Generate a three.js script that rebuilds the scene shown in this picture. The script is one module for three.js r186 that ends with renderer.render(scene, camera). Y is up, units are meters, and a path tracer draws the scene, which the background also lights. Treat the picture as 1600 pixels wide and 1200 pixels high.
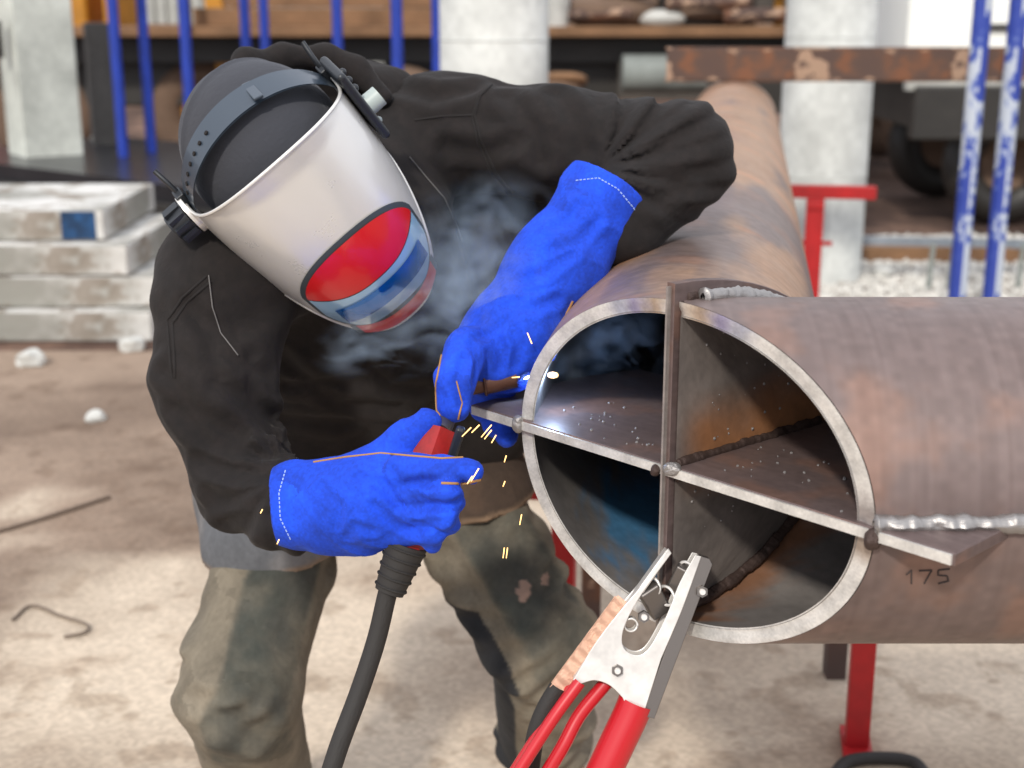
import * as THREE from 'three';
import { mergeGeometries, toCreasedNormals } from 'three/addons/utils/BufferGeometryUtils.js';
import { RoundedBoxGeometry } from 'three/addons/geometries/RoundedBoxGeometry.js';

// ---------------------------------------------------------------- camera, sky, sun, exposure
const scene = new THREE.Scene();
const CAMH = 1.5, FPX = 2124, TH = 0.26957;
const cT = Math.cos(TH), sT = Math.sin(TH);
const camera = new THREE.PerspectiveCamera(2 * Math.atan(600 / FPX) * 180 / Math.PI, 4 / 3, 0.05, 400);
camera.position.set(0, CAMH, 0);
camera.rotation.set(-TH, 0, 0);
camera.focus = 1.68; camera.userData.fStop = 4.0;
const renderer = new THREE.WebGLRenderer({ antialias: true });
renderer.toneMapping = THREE.LinearToneMapping;
renderer.toneMappingExposure = 1.08;
renderer.shadowMap.enabled = true;
{ // hazy bright sky, computed
  const W = 256, H = 128, d = new Float32Array(W * H * 4);
  for (let j = 0; j < H; j++) for (let i = 0; i < W; i++) {
    const el = (j + 0.5) / H * Math.PI - Math.PI / 2, up = Math.max(0, Math.sin(el)), k = (j * W + i) * 4;
    const b = 1.0 + 0.25 * up;
    d[k] = 0.93 * b; d[k + 1] = 0.97 * b; d[k + 2] = 1.06 * b; d[k + 3] = 1;
  }
  const t = new THREE.DataTexture(d, W, H, THREE.RGBAFormat, THREE.FloatType);
  t.mapping = THREE.EquirectangularReflectionMapping; t.magFilter = THREE.LinearFilter; t.needsUpdate = true;
  scene.background = t; scene.environment = t; scene.backgroundIntensity = 1.0; scene.environmentIntensity = 1.0;
}
const sun = new THREE.DirectionalLight(new THREE.Color(1, 0.95, 0.86), 2.6);
sun.position.set(-2.1, 6.0, 4.5); sun.target.position.set(0, 0.6, -2.2);
sun.castShadow = true; sun.shadow.radius = 9; sun.shadow.mapSize.set(2048, 2048);
Object.assign(sun.shadow.camera, { left: -9, right: 9, top: 9, bottom: -9, near: 0.1, far: 40 });
scene.add(sun, sun.target);

// ---------------------------------------------------------------- helpers
const V = (x, y, z) => new THREE.Vector3(x, y, z);
function ray(u, v) { const a = (u - 800) / FPX, b = (600 - v) / FPX; return [a, b * cT - sT, -(b * sT + cT)]; }
function P(u, v, F) { const r = ray(u, v), t = F / -r[2]; return V(r[0] * t, CAMH + r[1] * t, -F); }          // point on the pixel's ray at forward distance F
function Py(u, v, y) { const r = ray(u, v), t = (y - CAMH) / r[1]; return V(r[0] * t, y, r[2] * t); }            // ... at height y
let seed = 7; const rnd = () => { seed = (seed * 1664525 + 1013904223) >>> 0; return seed / 4294967296; };
const lerp = (a, b, t) => a + (b - a) * t, clamp = (x, a = 0, b = 1) => Math.min(b, Math.max(a, x)), sstep = (a, b, x) => { const t = clamp((x - a) / (b - a)); return t * t * (3 - 2 * t); };
function h3(x, y, z) { let n = Math.imul(x, 374761393) ^ Math.imul(y, 668265263) ^ Math.imul(z, 2147483647 - 1274126177); n = Math.imul(n ^ (n >>> 13), 1274126177); n ^= n >>> 16; return (n >>> 0) / 4294967296; }
function noise(x, y, z) {
  const X = Math.floor(x), Y = Math.floor(y), Z = Math.floor(z); let fx = x - X, fy = y - Y, fz = z - Z;
  fx = fx * fx * (3 - 2 * fx); fy = fy * fy * (3 - 2 * fy); fz = fz * fz * (3 - 2 * fz);
  const l = (a, b, t) => a + (b - a) * t;
  return l(l(l(h3(X, Y, Z), h3(X + 1, Y, Z), fx), l(h3(X, Y + 1, Z), h3(X + 1, Y + 1, Z), fx), fy), l(l(h3(X, Y, Z + 1), h3(X + 1, Y, Z + 1), fx), l(h3(X, Y + 1, Z + 1), h3(X + 1, Y + 1, Z + 1), fx), fy), fz);
}
function fbm(x, y, z, o = 4) { let s = 0, a = 0.5, t = 0; for (let i = 0; i < o; i++) { s += a * noise(x, y, z); t += a; a *= 0.5; x = x * 2.03 + 11; y = y * 2.03 + 5; z = z * 2.03 + 3; } return s / t; }
// tileable 2-D noise: lattice of period n
function tn(u, v, n, s) { const x = u * n, y = v * n, X = Math.floor(x), Y = Math.floor(y); let fx = x - X, fy = y - Y; fx = fx * fx * (3 - 2 * fx); fy = fy * fy * (3 - 2 * fy); const m = (k) => ((k % n) + n) % n; const a = h3(m(X), m(Y), s), b = h3(m(X + 1), m(Y), s), c = h3(m(X), m(Y + 1), s), d = h3(m(X + 1), m(Y + 1), s); return lerp(lerp(a, b, fx), lerp(c, d, fx), fy); }
function tn2(u, v, n, k, s) { const x = u * n, y = v * k, X = Math.floor(x), Y = Math.floor(y); let fx = x - X, fy = y - Y; fx = fx * fx * (3 - 2 * fx); fy = fy * fy * (3 - 2 * fy); return lerp(lerp(h3(X % n, Y % k, s), h3((X + 1) % n, Y % k, s), fx), lerp(h3(X % n, (Y + 1) % k, s), h3((X + 1) % n, (Y + 1) % k, s), fx), fy); }
function tf(u, v, n, s, o = 4) { let r = 0, a = 0.5, t = 0; for (let i = 0; i < o; i++) { r += a * tn(u, v, n, s + i); t += a; a *= 0.5; n *= 2; } return r / t; }
function tex(N, fn, srgb = true, M = N) {
  const d = new Uint8Array(N * M * 4);
  for (let j = 0; j < M; j++) for (let i = 0; i < N; i++) { const c = fn(i / N, j / M), k = (j * N + i) * 4; if (typeof c === 'number') d[k] = d[k + 1] = d[k + 2] = clamp(c) * 255; else { d[k] = clamp(c[0]) * 255; d[k + 1] = clamp(c[1]) * 255; d[k + 2] = clamp(c[2]) * 255; } d[k + 3] = 255; }
  const t = new THREE.DataTexture(d, N, M); t.magFilter = THREE.LinearFilter; t.minFilter = THREE.LinearMipmapLinearFilter; t.generateMipmaps = true; t.wrapS = t.wrapT = THREE.RepeatWrapping; if (srgb) t.colorSpace = THREE.SRGBColorSpace; t.needsUpdate = true; return t;
}
const rep = (t, x, y = x) => { const c = t.clone(); c.repeat.set(x, y); c.needsUpdate = true; return c; };
const mix3 = (a, b, t) => [lerp(a[0], b[0], t), lerp(a[1], b[1], t), lerp(a[2], b[2], t)];
const std = (o) => new THREE.MeshStandardMaterial(o), phy = (o) => new THREE.MeshPhysicalMaterial(o);
const used = {};
function numbered(n) { used[n] = (used[n] ?? -1) + 1; return used[n] ? `${n}_${String(used[n]).padStart(3, '0')}` : n; }
function tag(o, label, category, group, kind) { Object.assign(o.userData, { label, category }); if (group) o.userData.group = group; if (kind) o.userData.kind = kind; return o; }
function thing(name, label, category, base, group) { const g = new THREE.Group(); g.name = numbered(name); g.position.copy(base); scene.add(g); g.userData.base = undefined; delete g.userData.base; g._b = base.clone(); return tag(g, label, category, group); }
// a part whose geometry is given in world coordinates
function part(parent, name, geo, mat) {
  const m = new THREE.Mesh(Array.isArray(geo) ? mergeGeometries(geo.map(g => g.index ? g.toNonIndexed() : g).map(strip)) : geo, mat);
  m.name = name; m.castShadow = m.receiveShadow = true;
  let b = parent._b; m._b = b; if (b && !parent._in) m.geometry.translate(-b.x, -b.y, -b.z); else if (b) m.geometry.translate(-b.x, -b.y, -b.z);
  m._in = true; parent.add(m); return m;
}
function strip(g) { for (const k of Object.keys(g.attributes)) if (!['position', 'normal', 'uv'].includes(k)) g.deleteAttribute(k); return g; }
function solo(name, geo, mat, label, category, group, kind) { const m = new THREE.Mesh(Array.isArray(geo) ? mergeGeometries(geo.map(g => g.index ? g.toNonIndexed() : g).map(strip)) : geo, mat); m.name = numbered(name); m.castShadow = m.receiveShadow = true; if (label) tag(m, label, category, group); if (kind) m.userData.kind = kind; scene.add(m); return m; }
function metric(g) { const p = g.attributes.position, n = g.attributes.normal, u = g.attributes.uv; for (let i = 0; i < p.count; i++) { const a = Math.abs(n.getX(i)), b = Math.abs(n.getY(i)), c = Math.abs(n.getZ(i)); if (a >= b && a >= c) u.setXY(i, p.getZ(i), p.getY(i)); else if (b >= c) u.setXY(i, p.getX(i), p.getZ(i)); else u.setXY(i, p.getX(i), p.getY(i)); } }
function box(w, h, d, p, rx = 0, ry = 0, rz = 0, r = 0) { const g = r ? new RoundedBoxGeometry(w, h, d, 2, r) : new THREE.BoxGeometry(w, h, d); metric(g); g.applyMatrix4(new THREE.Matrix4().compose(p, new THREE.Quaternion().setFromEuler(new THREE.Euler(rx, ry, rz, 'YXZ')), V(1, 1, 1))); return g; }
function cyl(a, b, r1, r2 = r1, n = 20, open = false) { const d = b.clone().sub(a), L = d.length(), g = new THREE.CylinderGeometry(r2, r1, L, n, 1, open); { const u = g.attributes.uv; for (let i = 0; i < u.count; i++) u.setXY(i, u.getX(i) * 6.283 * Math.max(r1, r2), u.getY(i) * L); } g.translate(0, L / 2, 0); g.applyQuaternion(new THREE.Quaternion().setFromUnitVectors(V(0, 1, 0), d.normalize())); g.translate(a.x, a.y, a.z); return g; }
function tube(pts, r, seg = 0, n = 8, closed = false) { const c = new THREE.CatmullRomCurve3(pts, closed, 'centripetal'); return new THREE.TubeGeometry(c, seg || pts.length * 8, r, n, closed); }
function blob(r, sd) { const g = new THREE.IcosahedronGeometry(r, 4), p = g.attributes.position; for (let i = 0; i < p.count; i++) { const k = 1 + .5 * (fbm(p.getX(i) * 160 + sd, p.getY(i) * 160, p.getZ(i) * 160, 3) - .5); p.setXYZ(i, p.getX(i) * k, p.getY(i) * k, p.getZ(i) * k); } g.computeVertexNormals(); return g; }
function blob2(r) { const g = new THREE.IcosahedronGeometry(r, 3), p = g.attributes.position; for (let i = 0; i < p.count; i++) { const k = .75 + .75 * fbm(p.getX(i) / r * 1.4 + r * 99, p.getY(i) / r * 1.4, p.getZ(i) / r * 1.4, 4) ** 1.3; p.setXYZ(i, p.getX(i) * k, p.getY(i) * k, p.getZ(i) * k); } g.computeVertexNormals(); return g; }
function lumpy(pts, r, sd, flat = 1, step = 0.0045) { // a weld bead
  const c = new THREE.CatmullRomCurve3(pts), L = c.getLength(), S = Math.max(8, Math.round(L / (step / 4))), g = new THREE.TubeGeometry(c, S, r, 9, false), p = g.attributes.position, n = g.attributes.normal;
  for (let i = 0; i < p.count; i++) { const k = Math.floor(i / 10), s = k / S * L; const m = r * (0.05 * Math.abs(Math.sin(s / step * 1.57 + 3 * noise(s * 60, 0, sd))) + 1.3 * (fbm(s * 75, Math.cos((i % 10) / 9 * 6.2832) * .8 + 5, Math.sin((i % 10) / 9 * 6.2832) * .8 + sd, 4) - 0.5)) - (k === 0 || k === S ? r * .7 : 0); p.setXYZ(i, p.getX(i) + n.getX(i) * m, p.getY(i) + n.getY(i) * m * flat, p.getZ(i) + n.getZ(i) * m); }
  g.computeVertexNormals(); return g;
}
// signed distances
function cap(a, b, r1, r2 = r1) { const bx = b.x - a.x, by = b.y - a.y, bz = b.z - a.z, q = 1 / (bx * bx + by * by + bz * bz + 1e-12), ax = a.x, ay = a.y, az = a.z; return (x, y, z) => { const px = x - ax, py = y - ay, pz = z - az; let h = (px * bx + py * by + pz * bz) * q; h = h < 0 ? 0 : h > 1 ? 1 : h; const dx = px - bx * h, dy = py - by * h, dz = pz - bz * h; return Math.sqrt(dx * dx + dy * dy + dz * dz) - (r1 + (r2 - r1) * h); }; }
const smin = (a, b, k) => { const h = Math.max(k - Math.abs(a - b), 0) / k; return Math.min(a, b) - h * h * k * 0.25; };
function join(list, k) { return (x, y, z) => { let d = list[0](x, y, z); for (let i = 1; i < list.length; i++) d = smin(d, list[i](x, y, z), k); return d; }; }
function chain(pts, rs) { const l = []; for (let i = 0; i + 1 < pts.length; i++) l.push(cap(pts[i], pts[i + 1], rs[i], rs[i + 1])); return l; }
// surface nets over a distance field; uv by box projection in metres; optional colour
function nets(f, lo, hi, cell, colour) {
  const nx = Math.ceil((hi.x - lo.x) / cell) + 1, ny = Math.ceil((hi.y - lo.y) / cell) + 1, nz = Math.ceil((hi.z - lo.z) / cell) + 1, D = new Float32Array(nx * ny * nz).fill(9), id = (i, j, k) => (k * ny + j) * nx + i, B = 8;
  for (let k = 0; k < nz; k += B) for (let j = 0; j < ny; j += B) for (let i = 0; i < nx; i += B) {
    const d = f(lo.x + (i + B / 2) * cell, lo.y + (j + B / 2) * cell, lo.z + (k + B / 2) * cell), far = Math.abs(d) > cell * B * 1.25 + 0.02;
    for (let c = k; c < Math.min(nz, k + B); c++) for (let b = j; b < Math.min(ny, j + B); b++) for (let a = i; a < Math.min(nx, i + B); a++) D[id(a, b, c)] = far ? d : f(lo.x + a * cell, lo.y + b * cell, lo.z + c * cell);
  }
  const vid = new Int32Array(nx * ny * nz).fill(-1), pos = [], nor = [], e = cell * 0.4;
  for (let k = 0; k < nz - 1; k++) for (let j = 0; j < ny - 1; j++) for (let i = 0; i < nx - 1; i++) {
    let m = 0; const c = []; for (let q = 0; q < 8; q++) { const d = D[id(i + (q & 1), j + (q >> 1 & 1), k + (q >> 2))]; c.push(d); if (d < 0) m++; }
    if (m === 0 || m === 8) continue;
    let sx = 0, sy = 0, sz = 0, n = 0;
    for (let q = 0; q < 8; q++) for (const b of [1, 2, 4]) if (!(q & b)) { const d0 = c[q], d1 = c[q | b]; if ((d0 < 0) !== (d1 < 0)) { const t = d0 / (d0 - d1); sx += (q & 1) + (b === 1 ? t : 0); sy += (q >> 1 & 1) + (b === 2 ? t : 0); sz += (q >> 2) + (b === 4 ? t : 0); n++; } }
    const x = lo.x + (i + sx / n) * cell, y = lo.y + (j + sy / n) * cell, z = lo.z + (k + sz / n) * cell;
    let gx = f(x + e, y, z) - f(x - e, y, z), gy = f(x, y + e, z) - f(x, y - e, z), gz = f(x, y, z + e) - f(x, y, z - e); const L = Math.hypot(gx, gy, gz) || 1;
    vid[id(i, j, k)] = pos.length / 3; pos.push(x, y, z); nor.push(gx / L, gy / L, gz / L);
  }
  const tri = [], quad = (a, b, c, d, flip) => { if (a < 0 || b < 0 || c < 0 || d < 0) return; if (flip) tri.push(a, c, b, a, d, c); else tri.push(a, b, c, a, c, d); };
  for (let k = 1; k < nz - 1; k++) for (let j = 1; j < ny - 1; j++) for (let i = 1; i < nx - 1; i++) {
    const s = D[id(i, j, k)] < 0;
    if (s !== (D[id(i + 1, j, k)] < 0)) quad(vid[id(i, j - 1, k - 1)], vid[id(i, j, k - 1)], vid[id(i, j, k)], vid[id(i, j - 1, k)], !s);
    if (s !== (D[id(i, j + 1, k)] < 0)) quad(vid[id(i - 1, j, k - 1)], vid[id(i - 1, j, k)], vid[id(i, j, k)], vid[id(i, j, k - 1)], !s);
    if (s !== (D[id(i, j, k + 1)] < 0)) quad(vid[id(i - 1, j - 1, k)], vid[id(i, j - 1, k)], vid[id(i, j, k)], vid[id(i - 1, j, k)], !s);
  }
  const op = [], on = [], ou = [], oc = [], ix = [], map = new Map();
  for (let t = 0; t < tri.length; t += 3) {
    const s = [0, 0, 0]; for (let q = 0; q < 3; q++) for (let w = 0; w < 3; w++) s[w] += Math.abs(nor[tri[t + q] * 3 + w]);
    const ax = s[0] > s[1] && s[0] > s[2] ? 0 : s[1] > s[2] ? 1 : 2;
    for (let q = 0; q < 3; q++) { const v = tri[t + q], key = v * 3 + ax; let n = map.get(key); if (n === undefined) { n = op.length / 3; map.set(key, n); const x = pos[v * 3], y = pos[v * 3 + 1], z = pos[v * 3 + 2]; op.push(x, y, z); on.push(nor[v * 3], nor[v * 3 + 1], nor[v * 3 + 2]); ou.push(ax === 0 ? z : x, ax === 1 ? z : y); if (colour) oc.push(...colour(x, y, z, nor[v * 3], nor[v * 3 + 1], nor[v * 3 + 2])); } ix.push(n); }
  }
  const g = new THREE.BufferGeometry(); g.setAttribute('position', new THREE.Float32BufferAttribute(op, 3)); g.setAttribute('normal', new THREE.Float32BufferAttribute(on, 3)); g.setAttribute('uv', new THREE.Float32BufferAttribute(ou, 2)); if (colour) g.setAttribute('color', new THREE.Float32BufferAttribute(oc, 3)); g.setIndex(ix); return g;
}
function hit(f, u, v, F0 = 1.0, F1 = 3.2) { const r = ray(u, v), L = Math.hypot(...r); let t = F0 / -r[2] * L; for (let i = 0; i < 160; i++) { const x = r[0] * t / L, y = CAMH + r[1] * t / L, z = r[2] * t / L, d = f(x, y, z); if (d < 0.0004) return V(x, y, z); t += d * 0.7; if (-r[2] * t / L > F1) break; } return null; }
function onSurf(f, list, lift = 0) { const o = []; for (let i = 0; i + 1 < list.length; i++) for (let k = 0; k < 6; k++) { const h = hit(f, lerp(list[i][0], list[i + 1][0], k / 6), lerp(list[i][1], list[i + 1][1], k / 6)); if (h) o.push(h); } const l = list[list.length - 1], h = hit(f, l[0], l[1]); if (h) o.push(h); if (lift) for (const p of o) p.add(V(0, CAMH, 0).sub(p).normalize().multiplyScalar(lift)); return o; }
// grid surface from a function (s,t in 0..1) -> Vector3
function sheet(fn, ns, nt, uvs = 1, uvt = 1) { const p = [], u = [], ix = []; for (let j = 0; j <= nt; j++) for (let i = 0; i <= ns; i++) { const q = fn(i / ns, j / nt); p.push(q.x, q.y, q.z); u.push(i / ns * uvs, j / nt * uvt); } for (let j = 0; j < nt; j++) for (let i = 0; i < ns; i++) { const a = j * (ns + 1) + i, b = a + 1, c = a + ns + 1, d = c + 1; ix.push(a, b, d, a, d, c); } const g = new THREE.BufferGeometry(); g.setAttribute('position', new THREE.Float32BufferAttribute(p, 3)); g.setAttribute('uv', new THREE.Float32BufferAttribute(u, 2)); g.setIndex(ix); g.computeVertexNormals(); return g; }

// ---------------------------------------------------------------- textures and materials
const T = {};
T.fine = tex(256, (u, v) => 0.5 + (tf(u, v, 32, 3, 3) - 0.5) * 1.1 + (h3(u * 256 | 0, v * 256 | 0, 5) - 0.5) * 0.35, false);
T.fabric = tex(256, (u, v) => 0.5 + 0.22 * Math.sin(u * 402) * Math.sin(v * 402) + (tf(u, v, 16, 9, 4) - 0.5) * 0.7, false);
T.fleece = tex(512, (u, v) => .5 + .55 * (tf(u, v, 20, 501, 4) - .5) + .5 * (tf(u, v, 5, 511, 3) - .5), false);
T.fleeceC = tex(512, (u, v) => { const a = .86 + .3 * (tf(u, v, 24, 521, 3) - .5) + .25 * (tf(u, v, 5, 531, 4) - .5), l = tn(u, v, 170, 541) > .985 ? .5 : 0; return [a + l, a * .98 + l, a * .96 + l]; });
T.mottle = tex(512, (u, v) => { const n = 0.9 + 0.26 * (tf(u, v, 6, 21, 5) - 0.5) + 0.12 * (tf(u, v, 40, 31, 3) - 0.5); return [n, n * .995, n * .985]; });
T.suede = tex(512, (u, v) => { const n = tf(u, v, 5, 41, 5), f = tf(u, v, 64, 47, 2), m = 0.8 + 0.34 * (n - 0.5) + 0.16 * (f - 0.5); return [m * (0.9 + .5 * (1 - n) * .2), m, Math.min(1, m * 1.04)]; });
T.scale = tex(1024, (u, v) => { // mill scale and rust on pipe: u round it, v along it
  const a = tf(u, v, 5, 60, 5), b = tf(u, v, 14, 70, 4), st = tf(u, v * 0 + tn(u, v, 4, 77) * .1 + v, 3, 66, 3), sc = tn(u * 1, v, 128, 80), ring = tf(u, v, 3, 91, 2), line = tn(u, v * 1.0, 4, 95) * .2 + tn(.5, v + u * .02, 160, 93);
  const str = tn2(u, v, 5, 260, 601) * .6 + tn2(u, v, 9, 90, 611) * .4; let c = mix3([0.40, 0.345, 0.33], [0.53, 0.475, 0.46], a * .6 + str * .4); c = mix3(c, [0.58, 0.44, 0.37], sstep(0.5, 0.75, b) * 0.5); c = mix3(c, [0.40, 0.345, 0.37], sstep(0.55, 0.8, st) * 0.6); c = mix3(c, [0.68, 0.61, 0.59], sstep(0.6, .8, a * .5 + ring * .5) * 0.4);
  const k = 0.95 + 0.1 * sc; return [c[0] * k, c[1] * k, c[2] * k]; });
T.scaleR = tex(512, (u, v) => 0.42 + 0.4 * tf(u, v, 8, 101, 4) + 0.1 * tn(u, v, 128, 103), false);
T.concrete = tex(1024, (u, v) => { const a = tf(u, v, 4, 120, 6), b = tf(u, v, 24, 130, 4), s = tn(u, v, 200, 135); let c = mix3([0.63, 0.58, 0.525], [0.79, 0.745, 0.685], sstep(.25, .75, a)); c = mix3(c, [0.52, 0.455, 0.39], sstep(0.58, 0.78, b) * 0.4); const k = 0.93 + 0.14 * s; return [c[0] * k, c[1] * k, c[2] * k]; });
T.dirt = tex(512, (u, v) => { const a = tf(u, v, 6, 140, 6), s = tn(u, v, 128, 150); let c = mix3([0.36, 0.28, 0.24], [0.56, 0.46, 0.40], sstep(.3, .7, a)); const k = 0.85 + 0.3 * s; return [c[0] * k, c[1] * k, c[2] * k]; });
T.blotch = tex(512, (u, v) => { const a = tf(u, v, 5, 160, 5), b = tf(u, v, 30, 170, 3); const n = 0.6 + 0.7 * (a - 0.5) + 0.35 * (b - .5); return [n, n, n]; });
T.worn = tex(512, (u, v) => { const a = tf(u, v, 4, 180, 4) + .35 * (tf(u, v, 40, 190, 3) - .5); return mix3(mix3([0.12, 0.2, 0.55], [0.25, 0.34, 0.66], a), [0.70, 0.73, 0.78], sstep(.44, .56, a)); });
T.slab = tex(512, (u, v) => { const a = tf(u, v, 4, 200, 5), b = tf(u, v, 10, 210, 4); let c = mix3([0.56, 0.55, 0.52], [0.80, 0.79, 0.77], sstep(.3, .7, a)); c = mix3(c, [0.42, 0.36, 0.30], sstep(.55, .72, b) * .5); return c; });
const M = {};
M.pipe = std({ map: T.scale, roughnessMap: T.scaleR, roughness: 0.72, metalness: 0.4, bumpMap: T.scaleR, bumpScale: 0.0003, vertexColors: true });
M.plate = std({ map: rep(T.scale, 1.2), roughness: 0.42, metalness: 0.3, bumpMap: T.scaleR, bumpScale: 0.0002, color: 0xe6e0e2 });
M.inner = std({ map: rep(T.mottle, 3), roughness: 0.5, metalness: 0.3, vertexColors: true, bumpMap: T.fine, bumpScale: 0.0006 });
M.ground = std({ color: 0xefedea, map: rep(T.mottle, 9), roughness: 0.38, metalness: 0.45, bumpMap: T.fine, bumpScale: 0.0006 });
M.groundDull = M.ground.clone(); M.groundDull.color.set(0xa79f9b);
M.groundTint = M.ground.clone(); M.groundTint.vertexColors = true;
M.weld = std({ color: 0x9a9694, roughness: 0.45, metalness: 0.7, bumpMap: T.fine, bumpScale: 0.0004 });
M.weldDark = std({ color: 0x4c3d38, roughness: 0.6, metalness: 0.5, bumpMap: T.fine, bumpScale: 0.0006 });
M.rustDust = std({ color: 0x8a4f2c, roughness: 0.95, map: T.mottle });
M.jacket = phy({ color: 0x1f1918, roughness: 0.95, bumpMap: rep(T.fleece, 4), bumpScale: 0.0022, map: rep(T.fleeceC, 4), sheen: .35, sheenColor: new THREE.Color(.16, .14, .13), sheenRoughness: .6 });
M.jacketSeam = std({ color: 0x1c1817, roughness: 0.95 });
M.cap = phy({ color: 0x3c3d43, roughness: 1, bumpMap: rep(T.fabric, 14), bumpScale: 0.0009, sheen: 0.6, sheenColor: new THREE.Color(0.35, 0.36, 0.4), sheenRoughness: 0.6 });
M.glove = phy({ color: 0x1a55ee, map: rep(T.suede, 5), roughness: 0.92, bumpMap: rep(T.suede, 9), bumpScale: 0.0007, sheen: 0.5, sheenColor: new THREE.Color(0.12, 0.25, 0.8), sheenRoughness: 0.5 });
M.gloveCuffStitch = std({ color: 0x9fb6e8, roughness: 0.9 });
M.piping = std({ color: 0xa67a48, roughness: 0.85 });
M.cloth = std({ roughness: 0.97, vertexColors: true, map: rep(T.mottle, 4), bumpMap: rep(T.fabric, 8), bumpScale: 0.0008 });
M.boot = std({ color: 0x1c1b1c, roughness: 0.7, bumpMap: T.fine, bumpScale: .001 });
M.skin = std({ color: 0xb98a72, roughness: 0.6 });
M.shell = phy({ color: 0xdcd9d4, roughnessMap: rep(T.scaleR, 3), roughness: 0.5, metalness: 0.3, clearcoat: 0.6, clearcoatRoughness: 0.12, bumpMap: T.fine, bumpScale: 0.0001 });
M.plasticDark = std({ color: 0x23262b, roughness: 0.38 });
M.strap = phy({ color: 0x39434f, roughness: 0.3, clearcoat: 0.4 });
M.redGloss = phy({ color: 0xd0141c, roughness: 0.3, clearcoat: 0.7, clearcoatRoughness: 0.1 });
M.lens = phy({ color: 0x1673c8, roughness: 0.06, metalness: 0.6, clearcoat: 1, clearcoatRoughness: 0.03 });
M.lensPale = phy({ color: 0x9fc4e0, roughness: 0.12, metalness: 0.3, clearcoat: 1 });
M.border = std({ color: 0x3b4247, roughness: 0.5 });
M.knobPale = std({ color: 0xa9b3b0, roughness: 0.45 });
M.steel = std({ color: 0xf2eeea, roughness: 0.34, metalness: 0.4, map: rep(T.mottle, 3) });
M.steelDark = std({ color: 0x77716d, roughness: 0.4, metalness: 0.8 });
M.grip = phy({ color: 0xb81420, roughness: 0.38, clearcoat: 0.25 });
M.copper = std({ color: 0xe0b49a, roughness: 0.45, metalness: 0.5, bumpMap: T.fine, bumpScale: .001 });
M.rubber = std({ color: 0x2a2725, roughness: 0.75, bumpMap: T.fine, bumpScale: .0005 });
M.torchRed = std({ color: 0xa8201f, roughness: 0.45, map: rep(T.mottle, 5) });
M.nozzle = std({ color: 0x6a4a3e, roughness: 0.5, metalness: 0.55, map: rep(T.mottle, 6) });
M.redPaint = std({ color: 0xb3161b, roughness: 0.5, map: rep(T.mottle, 1.2) });
T.beam = tex(512, (u, v) => { const a = tf(u, v, 4, 400, 5), b = tf(u, v, 9, 410, 4); let c = mix3([0.30, 0.25, 0.24], [0.42, 0.31, 0.25], a); c = mix3(c, [0.52, 0.33, 0.22], sstep(.5, .62, a) * .7); return mix3(c, [0.72, 0.6, 0.5], sstep(.60, .66, b) * .8); });
M.rust = std({ roughness: 0.8, metalness: 0.2, map: rep(T.beam, 1.4) });
M.blue = std({ color: 0x1f3fae, roughness: 0.55, map: rep(T.mottle, 2) });
M.blueWorn = std({ map: rep(T.worn, 1, .8), roughness: 0.6 });
M.white = std({ color: 0xd6d6d2, roughness: 0.75, map: rep(T.mottle, .7) });
M.colConc = std({ color: 0xdfe2e0, roughness: 0.9, map: rep(T.mottle, .6), bumpMap: T.blotch, bumpScale: .004 });
M.grey = std({ color: 0x8f9592, roughness: 0.85, map: T.mottle });
M.slab = std({ map: T.slab, roughness: 0.95, bumpMap: T.blotch, bumpScale: 0.008 });
M.black = std({ color: 0x35322f, roughness: 0.5, map: rep(T.mottle, 1) });
M.blackSteel = std({ color: 0x3a3a3f, roughness: 0.28, metalness: 0.5, map: rep(T.mottle, .8) });
M.wood = std({ color: 0x8d6a4d, roughness: 0.9, map: rep(T.mottle, 1) });
M.yellow = std({ color: 0xc98a23, roughness: 0.6, map: T.mottle });
M.orange = std({ color: 0xb5522a, roughness: 0.6, map: T.mottle });
M.tyre = std({ color: 0x7a6353, roughness: 0.95, map: T.mottle });
M.pebble = std({ color: 0xdcdad6, roughness: 0.95 });
M.wall = std({ color: 0x4c4640, roughness: 0.9, map: rep(T.mottle, .2) });
M.paleWall = std({ color: 0xb9b9b4, roughness: 0.8, map: rep(T.mottle, .3) });

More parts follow.
